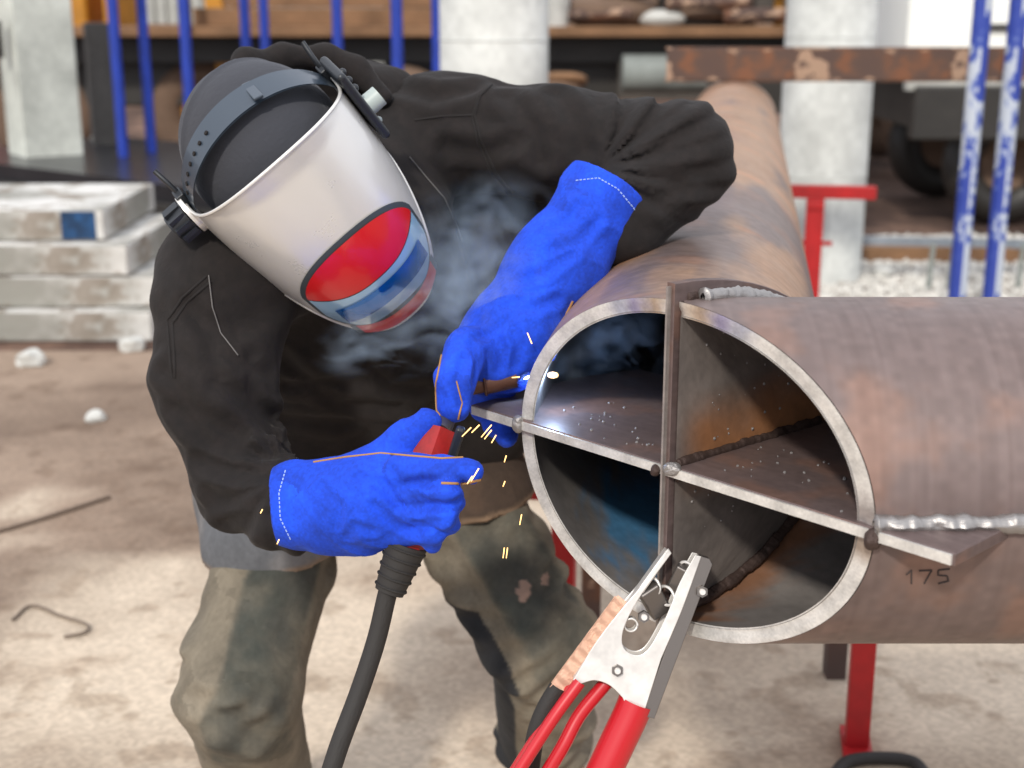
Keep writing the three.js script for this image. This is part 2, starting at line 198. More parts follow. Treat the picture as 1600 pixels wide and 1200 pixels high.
// ---------------------------------------------------------------- the setting
{ // dirt sheet to the horizon, concrete apron on it
  const g = new THREE.PlaneGeometry(260, 260, 1, 1); g.rotateX(-Math.PI / 2); g.translate(0, -0.004, -60);
  for (let i = 0; i < g.attributes.uv.count; i++) g.attributes.uv.setXY(i, g.attributes.position.getX(i) / 2.2, g.attributes.position.getZ(i) / 2.2);
  const d = solo('ground', g, std({ map: T.dirt, roughness: 1, color: 0xd8cdc6 })); d.userData.kind = 'structure';
  const c = new THREE.PlaneGeometry(9, 8.2, 180, 164); c.rotateX(-Math.PI / 2); c.translate(-0.2, 0, -1.9);
  const p = c.attributes.position, col = [];
  for (let i = 0; i < p.count; i++) {
    const x = p.getX(i), z = p.getZ(i); c.attributes.uv.setXY(i, x / 1.9, z / 1.9);
    p.setY(i, 0.004 * (fbm(x * 2, z * 2, 4, 3) - 0.5));
    // far part of the concrete toned brown with an uneven edge, plus random darker blotches
    const e = fbm(x * 1.3, z * 1.3, 2, 5) - 0.5, far = sstep(-0.1, 0.12, (-z - 3.5) * 0.4 - (x + 1.6) * 0.1 + e * 1.5), spot = sstep(0.62, 0.70, fbm(x * 3.1, z * 5.2, 9, 4));
    const a = mix3([.96, 0.90, 0.835], [0.48, 0.39, 0.34], clamp(far * 0.95)), b = mix3(a, [a[0] * 0.62, a[1] * 0.56, a[2] * 0.52], spot * 0.5); col.push(...b);
  }
  c.setAttribute('color', new THREE.Float32BufferAttribute(col, 3)); c.computeVertexNormals();
  const m = solo('concrete_apron', c, std({ map: T.concrete, roughness: 0.95, vertexColors: true, bumpMap: T.blotch, bumpScale: 0.004 })); m.userData.kind = 'structure';
}
{ // pale gravel behind the pipe
  const n = 26000, im = new THREE.InstancedMesh(new THREE.IcosahedronGeometry(1, 0), M.pebble, n), q = new THREE.Quaternion(), m = new THREE.Matrix4(), c = new THREE.Color();
  for (let i = 0; i < n; i++) { const F = 5.6 + rnd() * 3.6, x = 1.0 + rnd() * 3.6, r = 0.006 + rnd() * rnd() * 0.02; q.setFromEuler(new THREE.Euler(rnd() * 6, rnd() * 6, rnd() * 6)); m.compose(V(x, r * 0.4, -F), q, V(r, r * .7, r * 1.2)); im.setMatrixAt(i, m); const k = 0.6 + rnd() * 0.4; c.setRGB(k, k * .98, k * .94); im.setColorAt(i, c); }
  im.name = 'gravel'; im.castShadow = im.receiveShadow = true; tag(im, 'pale loose gravel on the ground beside the red trestle', 'gravel', null, 'stuff'); scene.add(im);
}
{ // dark shed wall closing the yard
  const base = V(0, 0, -24), s = thing('shed', 'dark shed wall closing the yard behind the lorry', 'shed', base);
  part(s, 'wall', box(60, 6.5, 0.3, V(0, 3.25, -24)), M.wall);
  const gs = []; for (let i = 0; i < 24; i++) gs.push(box(0.12, 4.2, 0.08, V(-6.9 + i * 0.2, 2.6, -23.78)));
  const pw = part(s, 'pale_cladding', box(4.9, 4.4, 0.1, V(-4.6, 2.6, -23.86)), M.paleWall);
  for (const g of gs) part(pw, 'cladding_rib', g, M.paleWall);
}
{ // concrete pillar at left, two faces
  const b = P(70, 215, 9.6); b.y = 0; const t = thing('concrete_pillar', 'square pale grey concrete pillar with a dark slot, behind the black plates', 'pillar', b);
  part(t, 'shaft', box(0.40, 3.4, 0.40, V(b.x, 1.7, b.z), 0, 0.62, 0, 0.01), std({ color: 0xd2d5cd, roughness: .85, map: T.mottle }));
  part(t, 'slot', box(0.03, 0.24, 0.06, V(b.x - .165, 1.30, b.z + .235), 0, 0.62, 0), M.black);
}
for (const [u, v, F, r, lab] of [[772, 60, 7.0, 0.272, 'thick white concrete column behind the blue props'], [1283, 300, 7.75, 0.247, 'white concrete column standing in gravel beside the red trestle']]) {
  const b = P(u, v, F); b.y = 0; const t = thing('round_column', lab, 'column', b, 'white round columns');
  part(t, 'shaft', cyl(V(b.x, -0.05, b.z), V(b.x, 3.6, b.z), r, r, 40), M.colConc);
  for (let i = 0; i < 3; i++) part(t, 'form_ring', new THREE.TorusGeometry(r + .0005, 0.004, 5, 48).rotateX(Math.PI / 2).translate(b.x, 0.6 + i * 0.75, b.z), M.colConc);
}
// blue steel props
function prop(u, v, F, r, mat, lab, group) { const b = P(u, v, F); b.y = 0; const t = thing('steel_prop', lab, 'prop', b, group); part(t, 'tube', cyl(V(b.x, 0, b.z), V(b.x, 1.75, b.z), r, r, 14), mat); part(t, 'inner_tube', cyl(V(b.x, 1.75, b.z), V(b.x, 3.1, b.z), r * .8, r * .8, 12), mat); part(t, 'collar', cyl(V(b.x, 1.7, b.z), V(b.x, 1.8, b.z), r * 1.35, r * 1.35, 14), mat); part(t, 'foot_plate', box(.14, .008, .14, V(b.x, .004, b.z)), M.rust); }
for (const [u, v, F] of [[183, 110, 9.4], [228, 110, 9.7], [291, 80, 9.3], [383, 40, 10.2], [413, 40, 10.8], [527, 40, 9.6], [620, 40, 8.6], [683, 40, 8.8]]) prop(u, v, F, 0.036, M.blue, 'blue painted steel prop in the row behind the worker', 'blue props behind the worker');
prop(1517, 220, 6.1, 0.04, M.blueWorn, 'scuffed blue and white steel prop, nearer the red trestle', 'scuffed props beside the lorry');
prop(1572, 220, 6.15, 0.04, M.blueWorn, 'scuffed blue and white steel prop standing away from the trestle', 'scuffed props beside the lorry');
{ // slab stack at left
  const rows = [[236, 540, 0.02], [240, 486, 0.05], [206, 440, -.02], [160, 385, 0.03]];
  rows.forEach(([u, v, ry], i) => {
    const y = 0.15 * i, c = P(u, v, 6.15 + i * 0.05), w = 3.0, d = 1.0; const b = V(c.x - w / 2, y, c.z - d / 2);
    const o = solo('concrete_slab', box(w, 0.145, d, V(0, 0.0725, 0), 0, 0, 0, 0.012), M.slab, ['bottom concrete slab of the weathered stack', 'second concrete slab up in the weathered stack, jutting out furthest', 'third concrete slab up in the weathered stack', 'top concrete slab of the weathered stack, with blue paint on its end'][i], 'concrete slab', 'stacked concrete slabs');
    o.position.copy(b); o.rotation.y = ry * .6;
    if (i === 3) { const m = new THREE.Mesh(box(0.16, 0.13, 0.004, V(w / 2 - .12, 0.0725, d / 2 + .002)), std({ color: 0x2f6fb0, map: T.blotch, roughness: .8 })); m.name = 'blue_paint'; m.castShadow = m.receiveShadow = true; o.add(m); }
  });
}
{ // black steel plates behind
  const a = P(-60, 262, 9.2), c = P(292, 302, 7.7); a.y = c.y = 0; const d = c.clone().sub(a).setY(0), L = d.length() + 1.2, ang = Math.atan2(-d.z, d.x), mid = a.clone().add(c).multiplyScalar(.5);
  for (let i = 0; i < 5; i++) { const o = solo('steel_plate', box(L, 0.1, 1.7, V(0, 0.05, -0.85)), i === 4 ? M.blackSteel : M.black, i === 4 ? 'top dark steel plate of the pile behind the concrete slabs, smooth and shiny' : ['lowest', 'second', 'third', 'fourth'][i] + ' dark steel plate up in the pile behind the concrete slabs', 'steel plate', 'piled steel plates'); o.position.set(mid.x - (i % 2) * .05, 0.003 + i * 0.104, mid.z - (i * 7 % 3) * .04); o.rotation.y = ang; }
}
// lorry flatbed behind
{
  const b = V(0.2, 0, -12.6), t = thing('flatbed_lorry', 'dark flatbed lorry with muddy wheels parked across the yard', 'lorry', b), z = -12.6;
  part(t, 'deck', box(9.4, 0.09, 2.3, V(0.1, 1.3, z - 1.1), 0, 0, 0, .01), M.wood);
  for (const dz of [-.35, -1.7]) part(t, 'chassis_rail', box(9.2, 0.22, 0.1, V(0.1, 1.13, z + dz)), M.black);
  for (const x of [-2.35, -1.0, 3.9]) for (const dz of [-.1, -1.9]) { const w = part(t, 'wheel', new THREE.TorusGeometry(0.34, 0.16, 12, 30).translate(x, 0.5, z + dz), M.tyre); part(w, 'rim', cyl(V(x, .5, z + dz - .08), V(x, .5, z + dz + .1), .26, .22, 20), M.tyre); }
  part(t, 'fuel_tank', cyl(V(1.0, 0.93, z - .05), V(1.75, 0.93, z - .05), 0.17, 0.17, 20), M.grey);
  part(t, 'underrun_panel', box(2.2, 0.5, 0.05, V(-.1, 0.8, z - .5)), M.black);
  part(t, 'tool_box', box(0.8, 0.4, 0.5, V(2.35, 0.78, z - .15), 0, 0, 0, .02), M.black);
  for (const x of [-2.9, 0.2, 2.9]) part(t, 'side_stake', box(.08, .5, .06, V(x, 1.55, z + .06)), M.black);
}
{ // its load
  let k = 0; const labs = ['rough brown timber baulk lying on the lorry deck', 'brown timber baulk resting upon the baulks on the lorry deck'];
  for (const [x, y, L, z, i] of [[-1.6, 1.345, 2.6, -12.9, 0], [-1.5, 1.345, 2.8, -13.25, 0], [-1.4, 1.51, 2.5, -13.05, 1]]) { const o = solo('timber_baulk', box(L, .16, .2, V(0, .08, 0), 0, 0, 0, .012), M.wood, labs[i], 'timber', 'timber on the lorry'); o.position.set(x, y, z); k++; }
  const s = solo('scrap_sack', new THREE.SphereGeometry(.3, 18, 12).scale(1.5, .55, 1), M.tyre, 'slumped brown sack on the lorry deck', 'sack'); s.position.set(0.9, 1.47, -12.9);
  const w = solo('paper_bag', new THREE.SphereGeometry(.14, 14, 10).scale(1.6, .6, 1), M.white, 'small white bag on the lorry deck', 'bag'); w.position.set(1.35, 1.41, -12.75);
  const y = solo('yellow_post', box(.08, .9, .08, V(0, .45, 0)), M.yellow, 'yellow post standing on the lorry deck', 'post'); y.position.set(2.42, 1.345, -12.8);
  const bx = solo('dark_crate', box(.9, .6, .7, V(0, .3, 0), 0, .2, 0, .01), M.black, 'dark crate on the lorry deck near the yellow post', 'crate'); bx.position.set(1.75, 1.345, -13.3);
  const wb = solo('white_bucket', new THREE.CylinderGeometry(.15, .12, .3, 20).translate(0, .15, 0), M.white, 'white bucket on the lorry deck beside the thick column', 'bucket'); wb.position.set(.38, 1.345, -12.7);
}
for (let i = 0; i < 7; i++) { const o = solo('pipe_offcut', cyl(V(-.3, 0, 0), V(.3 + rnd() * .4, .02, .1), .05 + rnd() * .03, .05, 14), i % 2 ? M.tyre : M.rust, 'short rusty pipe offcut lying on the lorry deck', 'pipe', 'pipe offcuts on the lorry deck'); o.position.set(.55 + i * .28, 1.345 + .09 + (i % 3) * .1, -12.75 - (i % 2) * .25); o.rotation.y = rnd() - .5; }
for (let i = 0; i < 5; i++) { const o = solo('coiled_hose', new THREE.TorusGeometry(.2 + .03 * (i % 2), .045, 8, 26).rotateX(Math.PI / 2 - .2), i % 2 ? M.tyre : M.wood, 'brown coiled hose slung under the lorry deck', 'hose', 'coiled hoses under the lorry'); o.position.set(.35 + .07 * (i % 3), .55 + i * .085, -12.2); }
{ // white truck body at right
  const b = V(3.9, 0, -9.4), t = thing('box_truck', 'white box truck body on a black chassis, right of the white column', 'truck', b);
  part(t, 'box_body', box(3.4, 2.2, 2.2, V(4.35, 2.13, -10.5), 0, 0, 0, .03), std({ color: 0xf1f1ea, roughness: .6 }));
  part(t, 'hinge', box(.22, .04, .03, V(3.25, 1.38, -9.385)), M.black); part(t, 'bumper', box(3.3, .36, .14, V(4.35, .82, -9.35), 0, 0, 0, .02), M.black);
  part(t, 'chassis', box(3.3, .3, 1.8, V(4.4, .86, -10.4)), M.black); part(t, 'step_plate', box(1.4, .05, .3, V(4.2, .62, -9.3), 0, 0, 0, .01), M.wood);
  for (const x of [3.2, 5.3]) for (const z of [-9.75, -11.2]) { const w = part(t, 'wheel', new THREE.TorusGeometry(.3, .14, 12, 26).translate(x + .3, .44, z), M.black); part(w, 'rim', cyl(V(x + .3, .44, z - .06), V(x + .3, .44, z + .08), .22, .2, 18), M.tyre); }
  part(t, 'lower_sill', box(3.3, .06, .08, V(4.3, 1.0, -9.36)), M.paleWall);
}
{ // yellow machine behind the left props
  const z = -13.4, b = V(-3.6, 0, z), t = thing('wheel_loader', 'yellow and orange wheeled machine behind the blue props', 'machine', b);
  for (const x of [-4.5, -2.95]) { const w = part(t, 'wheel', new THREE.TorusGeometry(.36, .19, 14, 30).translate(x, .55, z + .1), M.tyre); part(w, 'hub', cyl(V(x, .55, z), V(x, .55, z + .28), .22, .18, 20), M.yellow); }
  part(t, 'engine_block', box(1.1, .7, 1.1, V(-3.55, .95, z - .3), 0, 0, 0, .03), M.black); part(t, 'bonnet', box(.9, .6, 1, V(-4.4, 1.45, z - .2), 0, 0, 0, .05), M.yellow);
  for (const [x, m] of [[-4.75, M.orange], [-2.75, M.yellow], [-2.5, M.wood]]) part(t, 'boom_arm', box(.16, 1.5, .16, V(x, 1.6, z + .35), 0, 0, x < -4 ? -.25 : .12), m); part(t, 'cab_frame', box(.1, 1.4, .9, V(-3.7, 2.0, z)), M.yellow);
}
{ const o = solo('concrete_beam', box(3.6, .34, .3, V(0, .17, 0), 0, 0, 0, .02), std({ color: 0x55504c, map: T.mottle, roughness: .95 }), 'dark grey beam lying on the dirt behind the blue props', 'beam'); o.position.set(-2.2, 0.02, -11.2);
  const p = solo('grey_post', box(.17, 1.4, .17, V(0, .7, 0), 0, .4, 0, .01), std({ color: 0x6c6864, map: T.mottle, roughness: .95 }), 'short grey post beside the dark beam on the dirt', 'post'); p.position.set(-3.05, 0, -10.3);
  const s = solo('white_boulder', new THREE.IcosahedronGeometry(.13, 2).scale(1, .85, 1), M.white, 'white rounded stone on top of the dark beam', 'stone'); s.position.set(-3.05 + .02, .47, -11.15); s.position.set(-3.3, .46, -11.2);
  const st = solo('white_stone', new THREE.IcosahedronGeometry(.055, 1).scale(1.1, .7, 1), M.white, 'cream stone on the gravel near the scuffed props', 'stone'); st.position.copy(Py(1380, 425, .035));
  const bar = solo('metal_bar', box(2.6, .05, .06, V(0, .025, 0)), std({ color: 0xaab4c0, roughness: .4, metalness: .5, map: T.mottle }), 'pale metal bar lying behind the scuffed props', 'bar'); const q = Py(1480, 385, .09); bar.position.copy(q); bar.rotation.y = -.12;
  const pl = solo('rusty_plank', box(2.3, .09, .25, V(0, .045, 0)), M.wood, 'brown plank on the ground under the pale metal bar', 'plank'); pl.position.set(q.x + .1, 0.002, q.z - .05);
  for (const u of [1450, 1482, 1545, 1590]) { const c = Py(u, 452, 0); const k = solo('stake', cyl(V(0, -.02, 0), V(0.01, .26, 0), .016, .014, 8), M.grey, 'thin grey stake standing in the gravel', 'stake', 'stakes in the gravel'); k.position.copy(c); }
  for (const [u, v, s] of [[148, 652, .035], [48, 562, .06], [205, 540, .055]]) { const k = solo('rubble_lump', blob2(s).scale(1.1, .7, .9), M.white, ['small white lump of rubble lying alone on the dirt', 'white lump of rubble on the dirt in front of the slab stack', 'white lump of rubble at the corner of the slab stack'][s === .035 ? 0 : s === .06 ? 1 : 2], 'rubble', 'white rubble lumps'); k.position.copy(Py(u, v, s * .4)); }
  solo('bent_wire', tube([[20, 968], [48, 946], [95, 962], [138, 978], [132, 988], [100, 995]].map(([u, v]) => Py(u, v, .006)), .004, 50), std({ color: 0x7d6f62, roughness: .7, metalness: .4 }), 'bent rusty wire hook lying on the concrete', 'wire');
  solo('joint_line_rod', tube([[-30, 838], [60, 812], [172, 776]].map(([u, v]) => Py(u, v, .007)), .006, 30), std({ color: 0x6a5a4e, roughness: .7, metalness: .4 }), 'straight brown rod added in place of the dark joint line in the concrete near the slab stack', 'rod');  // added rod, drawn in place of a dark joint in the concrete
  solo('black_hose', tube([[1300, 1215], [1325, 1190], [1375, 1184], [1425, 1190], [1450, 1215]].map(([u, v]) => Py(u, v, .014)), .013, 50), M.rubber, 'black hose curving over the concrete below the pipe', 'hose');
}

// ---------------------------------------------------------------- the pipe joint
const R = 0.203, WALL = 0.016, O = V(0.187, CAMH - 0.525, -1.523);
const AZ = 0.17015, AX = V(Math.sin(AZ), 0, -Math.cos(AZ)), AN = V(Math.cos(AZ), 0, Math.sin(AZ));   // pipe going away and its right-hand normal
const AU = 0.8166, U = V(Math.cos(AU), 0, Math.sin(AU)), W = V(Math.sin(AU), 0, -Math.cos(AU));      // along the open cut; W points into the joint
const HB = (Math.PI / 2 - AZ) / 2, G = V(Math.sin(AZ + HB), 0, -Math.cos(AZ + HB));                      // bisecting plate
const cotL = 1 / Math.tan(Math.acos(-U.dot(AX))), cotR = 1 / Math.tan(AU), cotG = 1 / Math.tan(HB);
const startA = (w) => w < 0 ? -w * cotL : w * cotG + 0.009;      // w to the right of the axis
const startB = (w) => w > 0 ? w * cotR : -w * cotG + 0.009;       // w towards the viewer
function pipeSurf(ax, nn, start, len, r, inside, colour) {
  const NS = 128, NL = 60, p = [], n = [], u = [], c = [], ix = [];
  for (let i = 0; i <= NS; i++) { const a = i / NS * Math.PI * 2, w = r * Math.sin(a), y = r * Math.cos(a), s0 = start(w); for (let k = 0; k <= NL; k++) { const s = s0 + (len - s0) * Math.pow(k / NL, 1.8); p.push(O.x + ax.x * s + nn.x * w, O.y + y, O.z + ax.z * s + nn.z * w); const q = inside ? -1 : 1; n.push(nn.x * Math.sin(a) * q, Math.cos(a) * q, nn.z * Math.sin(a) * q); u.push(i / NS, s / 1.275); c.push(...colour(s, a, s0)); } }
  for (let i = 0; i < NS; i++) for (let k = 0; k < NL; k++) { const a = i * (NL + 1) + k, b = a + 1, d = a + NL + 1, e = d + 1; if (inside) ix.push(a, b, e, a, e, d); else ix.push(a, e, b, a, d, e); }
  const g = new THREE.BufferGeometry(); g.setAttribute('position', new THREE.Float32BufferAttribute(p, 3)); g.setAttribute('normal', new THREE.Float32BufferAttribute(n, 3)); g.setAttribute('uv', new THREE.Float32BufferAttribute(u, 2)); g.setAttribute('color', new THREE.Float32BufferAttribute(c, 3)); g.setIndex(ix); return g;
}
function rim(ax, nn, start, a0, a1) { return sheet((s, t) => { const a = lerp(a0, a1, s), r = R - t * 0.018, w = r * Math.sin(a), q = start(w) - 0.0012 + (t > .5 ? 0.003 : 0); return V(O.x + ax.x * q + nn.x * w, O.y + r * Math.cos(a), O.z + ax.z * q + nn.z * w); }, 120, 3, 0.8, 0.02); }
const joint = thing('pipe_joint', 'rusty brown steel pipes meeting at a corner with crossed gusset plates in the open end', 'pipe joint', V(O.x, 0.77, O.z));
{
  const rustCol = (s, a, s0, k) => { const e = fbm(s * 2.2 + k * 9, Math.cos(a) * 1.6, Math.sin(a) * 1.6, 4), o = (k ? .55 : 1) * sstep(0.5, 0.66, e + (k === 0 ? sstep(.5, 2.0, s) * .36 : 0)), h = sstep(.03, .0, s - s0) * 0; let c = mix3([1.0, .97, .97], k === 0 ? [2.0, 1.6, 1.12] : [1.2, 0.97, 0.86], o); return c; };
  const lenA = 5.15, lenB = 2.6;
  for (const [k, ax, nn, st, L, lab] of [[0, AX, AN, startA, lenA, 'long pipe running back under the worker\'s elbow'], [1, V(1, 0, 0), V(0, 0, 1), startB, lenB, 'pipe running sideways out of the joint']]) {
    const o = part(joint, 'pipe', pipeSurf(ax, nn, st, L, R, false, (s, a, s0) => rustCol(s, a, s0, k)), M.pipe); o.userData.label = lab;
    part(o, 'bore', pipeSurf(ax, nn, st, L, R - WALL, true, (s, a) => { // scale in the bore; blue arc glow painted into the colour beside the plate, lower front quarter
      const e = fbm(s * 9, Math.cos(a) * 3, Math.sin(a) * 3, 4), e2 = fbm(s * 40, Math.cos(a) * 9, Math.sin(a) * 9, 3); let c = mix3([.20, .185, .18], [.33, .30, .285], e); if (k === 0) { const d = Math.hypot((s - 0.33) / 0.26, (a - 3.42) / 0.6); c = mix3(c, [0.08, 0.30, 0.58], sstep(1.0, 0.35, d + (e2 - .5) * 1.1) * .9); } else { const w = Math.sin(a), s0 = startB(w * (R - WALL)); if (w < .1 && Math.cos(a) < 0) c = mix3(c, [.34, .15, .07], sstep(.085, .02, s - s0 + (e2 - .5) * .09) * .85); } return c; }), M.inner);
    part(o, 'far_rim', new THREE.RingGeometry(R - WALL, R, 64).applyMatrix4(new THREE.Matrix4().makeBasis(nn, V(0, 1, 0), ax)).translate(O.x + ax.x * L, O.y, O.z + ax.z * L), M.rust);
    const rg = k === 0 ? rim(ax, nn, st, Math.PI, Math.PI * 2) : rim(ax, nn, st, 0, Math.PI), rc = [], rp = rg.attributes.position;
    for (let i = 0; i < rp.count; i++) { const q = (i % 121) / 120, h = k === 0 ? 1 - q : q, e = fbm(rp.getX(i) * 60, rp.getY(i) * 60, rp.getZ(i) * 60, 3) - .5, m = h < .5 ? h : Math.abs(h - (k === 0 ? .5 : .5)) + .5, t = h + e * .03; let c = [1, 1, 1]; // straw, purple and blue temper bands next to the welds
      const band = (x0, w, col) => { const a = Math.exp(-(((t - x0) / w) ** 2)); c = mix3(c, col, a * .85); }; band(.045, .028, [.62, .44, .30]); band(.085, .02, [.38, .34, .62]); band(.115, .016, [.62, .66, .85]); if (k === 1) { band(.47, .03, [.42, .36, .36]); band(.53, .03, [.5, .38, .3]); } rc.push(...c); }
    rg.setAttribute('color', new THREE.Float32BufferAttribute(rc, 3)); part(o, 'ground_rim', rg, M.groundTint);
  }
  // vertical gusset plate along the bisector
  const s1 = new THREE.Shape(), E = R / Math.sin(HB) + 0.022, H = R + 0.021; s1.moveTo(-0.008, -H); s1.lineTo(-0.008, H); for (let i = 1; i <= 40; i++) { const a = Math.PI / 2 - i / 40 * Math.PI; s1.lineTo(Math.cos(a) * E, Math.sin(a) * H); } s1.lineTo(-0.008, -H);
  const eg = new THREE.ExtrudeGeometry(s1, { depth: 0.010, bevelEnabled: true, bevelSize: 0.001, bevelThickness: 0.001, bevelSegments: 1, curveSegments: 4 }); eg.translate(0, 0, -0.005);
  const bas = new THREE.Matrix4().makeBasis(G, V(0, 1, 0), G.clone().cross(V(0, 1, 0))); eg.applyMatrix4(bas); eg.translate(O.x, O.y, O.z);
  const vp = part(joint, 'upright_plate', eg, M.plate);
  part(vp, 'ground_edge', box(0.0085, H * 2 - .006, 0.003, O.clone().addScaledVector(G, -0.0105), 0, Math.PI / 2 - (AZ + HB), 0), M.groundDull);
  // level plate
  const at = (a, b, y) => O.clone().addScaledVector(U, a).addScaledVector(W, b).add(V(0, y, 0));
  const LA = -0.345, LB = 0.372, s2 = new THREE.Shape(); s2.moveTo(LA, -0.006); s2.lineTo(LB, -0.006); s2.lineTo(LB, 0.30); s2.lineTo(LA + .03, 0.30); s2.lineTo(LA, .2); s2.lineTo(LA, -0.006);
  const lg = new THREE.ExtrudeGeometry(s2, { depth: 0.012, bevelEnabled: true, bevelSize: 0.001, bevelThickness: 0.001, bevelSegments: 1 }); lg.translate(0, 0, -0.006); lg.applyMatrix4(new THREE.Matrix4().makeBasis(U, W, V(0, 1, 0))); lg.translate(O.x, O.y, O.z);
  const lp = part(joint, 'level_plate', lg, M.plate);
  part(lp, 'ground_edge', box(LB - LA - .004, 0.011, 0.003, at((LA + LB) / 2, -0.0085, 0), 0, -AU, 0), M.ground);
  // welds
  const lb = R / Math.sin(AU), la = R / Math.sin(Math.acos(-U.dot(AX)));
  part(joint, 'tack_weld', blob(0.009, 1).scale(1, 1.25, 1).translate(...at(-la + .003, -0.009, 0.001).toArray()), M.weld);
  part(joint, 'tack_weld', blob(0.0085, 2).scale(1.3, 1.0, 1).translate(...at(0.012, -0.011, 0.006).toArray()), M.weld);
  part(joint, 'tack_weld', blob(0.007, 3).translate(...at(-0.013, -0.011, -0.002).toArray()), M.weldDark);
  part(joint, 'tack_weld', blob(0.009, 4).scale(1, 1.3, 1).translate(...at(lb + .002, -0.008, -.005).toArray()), M.weldDark);
  const beadL = []; for (let i = 0; i <= 12; i++) { const s = lb * .684 - 0.004 + i * 0.05; beadL.push(V(O.x + s, O.y + 0.011, O.z + R + 0.004)); }
  const wb = part(joint, 'weld_bead', lumpy(beadL, 0.0095, 3, 1, .009), M.weld); wb.userData.label = 'silver weld bead along the level plate outside the pipe';
  // bead over the top seam behind the upright plate
  const top = []; for (let i = 0; i <= 14; i++) { const w = -0.012 - i * 0.0085, s = -w * cotG + .018; top.push(V(O.x + s, O.y + Math.sqrt(R * R - w * w) + 0.003, O.z + w + .006)); } part(joint, 'weld_bead', lumpy(top, 0.0095, 8, 1, .008), M.weld);
  const topA = []; for (let i = 0; i <= 10; i++) { const w = .01 + i * .01, s = w * cotG - .004; topA.push(V(O.x + AX.x * s + AN.x * w, O.y + Math.sqrt(R * R - w * w) + .002, O.z + AX.z * s + AN.z * w)); } part(joint, 'weld_bead', lumpy(topA, .007, 5), M.weldDark);
  // inside: along plate/plate corner and plate/bore corner in the right-hand bays
  const inn = (g0, g1, y, off, r, sd, m) => { const l = []; for (let i = 0; i <= 10; i++) l.push(O.clone().addScaledVector(G, lerp(g0, g1, i / 10)).add(V(0.644 * off, y, 0.765 * off))); return part(joint, 'weld_bead', lumpy(l, r, sd), m); };
  inn(0.0, 0.27, 0.009, 0.010, 0.006, 11, M.weldDark); inn(0.0, 0.27, -0.009, 0.010, 0.005, 12, M.weldDark);
  const low = []; for (let i = 0; i <= 16; i++) { const g = 0.01 + i * 0.0165, w = -g * Math.sin(HB), y = -Math.sqrt(Math.max(0, (R - WALL) ** 2 - w * w)); low.push(O.clone().addScaledVector(G, g).add(V(.644 * .012, y + .006, .765 * .012))); } part(joint, 'weld_bead', lumpy(low, .007, 13), M.weldDark);
  // scaled face of the upright plate with rust grown along the seam
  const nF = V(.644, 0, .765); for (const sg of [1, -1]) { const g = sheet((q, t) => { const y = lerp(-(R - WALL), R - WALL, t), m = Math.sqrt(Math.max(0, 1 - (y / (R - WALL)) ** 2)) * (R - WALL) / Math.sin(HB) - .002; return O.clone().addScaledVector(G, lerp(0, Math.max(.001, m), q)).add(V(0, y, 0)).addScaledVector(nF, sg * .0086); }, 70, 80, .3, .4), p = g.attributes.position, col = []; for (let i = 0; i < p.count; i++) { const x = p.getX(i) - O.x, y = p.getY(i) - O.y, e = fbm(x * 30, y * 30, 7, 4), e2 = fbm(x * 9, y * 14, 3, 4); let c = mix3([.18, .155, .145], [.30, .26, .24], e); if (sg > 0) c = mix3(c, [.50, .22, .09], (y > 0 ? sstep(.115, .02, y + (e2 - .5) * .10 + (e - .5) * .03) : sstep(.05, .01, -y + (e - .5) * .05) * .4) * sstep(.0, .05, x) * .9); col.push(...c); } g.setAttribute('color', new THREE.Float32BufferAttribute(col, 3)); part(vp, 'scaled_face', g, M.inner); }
  // spatter beads on plate and bore
  for (let i = 0; i < 60; i++) { const g = .03 + rnd() * .22, y = (rnd() - .35) * .24, r = .0009 + rnd() * .0016; if (Math.hypot(g * Math.sin(HB), y) > R - .03) continue; part(joint, 'spatter', new THREE.IcosahedronGeometry(r, 1).translate(...O.clone().addScaledVector(G, g).add(V(.644 * .008, y, .765 * .008)).toArray()), M.weld); }
  for (let i = 0; i < 70; i++) { const a = (rnd() * 2 - 1) * .24, b = .01 + rnd() * .13, r = .0008 + rnd() * .0014; part(joint, 'spatter', new THREE.IcosahedronGeometry(r, 1).translate(...at(a, b, .0075).toArray()), M.weld); }
  // figure 175 chalked under the level plate
  const cylB = (x, y, z) => Math.hypot(y - O.y, z - O.z) - R; const ch = std({ color: 0x463b38, roughness: 1 });
  for (const l of [[[1416, 898], [1424, 891], [1424, 912]], [[1436, 892], [1456, 891], [1444, 912]], [[1484, 889], [1466, 891], [1466, 899], [1480, 900], [1482, 908], [1466, 912]]]) { const q = onSurf(cylB, l); if (q.length > 2) part(joint, 'chalk_figure', tube(q, .0010, 30, 5), ch); }
}
// beam lying across the far end of the long pipe
{
  const y = O.y + R + 0.004, F = 6.4, x0 = P(1040, 100, F).x, L = 3.6, b = V(x0 + L / 2, y, -F), t = thing('rusty_beam', 'rusty steel channel beam laid across the long pipe', 'beam', b);
  part(t, 'web', box(L, .138, .008, V(x0 + L / 2, y + .07, -F + .05), 0, 0, 0), M.rust); part(t, 'flange', box(L, .008, .09, V(x0 + L / 2, y + .143, -F + .009)), M.rust); part(t, 'flange', box(L, .008, .09, V(x0 + L / 2, y, -F + .009)), M.rust);
  const s = thing('beam_support', 'dark post carrying the free end of the rusty beam', 'post', V(x0 + L - .3, 0, -F)); part(s, 'post', box(.12, y - .012, .12, V(x0 + L - .3, (y - .012) / 2, -F)), M.black); part(s, 'head_plate', box(.2, .008, .16, V(x0 + L - .3, y - .0085, -F)), M.black);
}
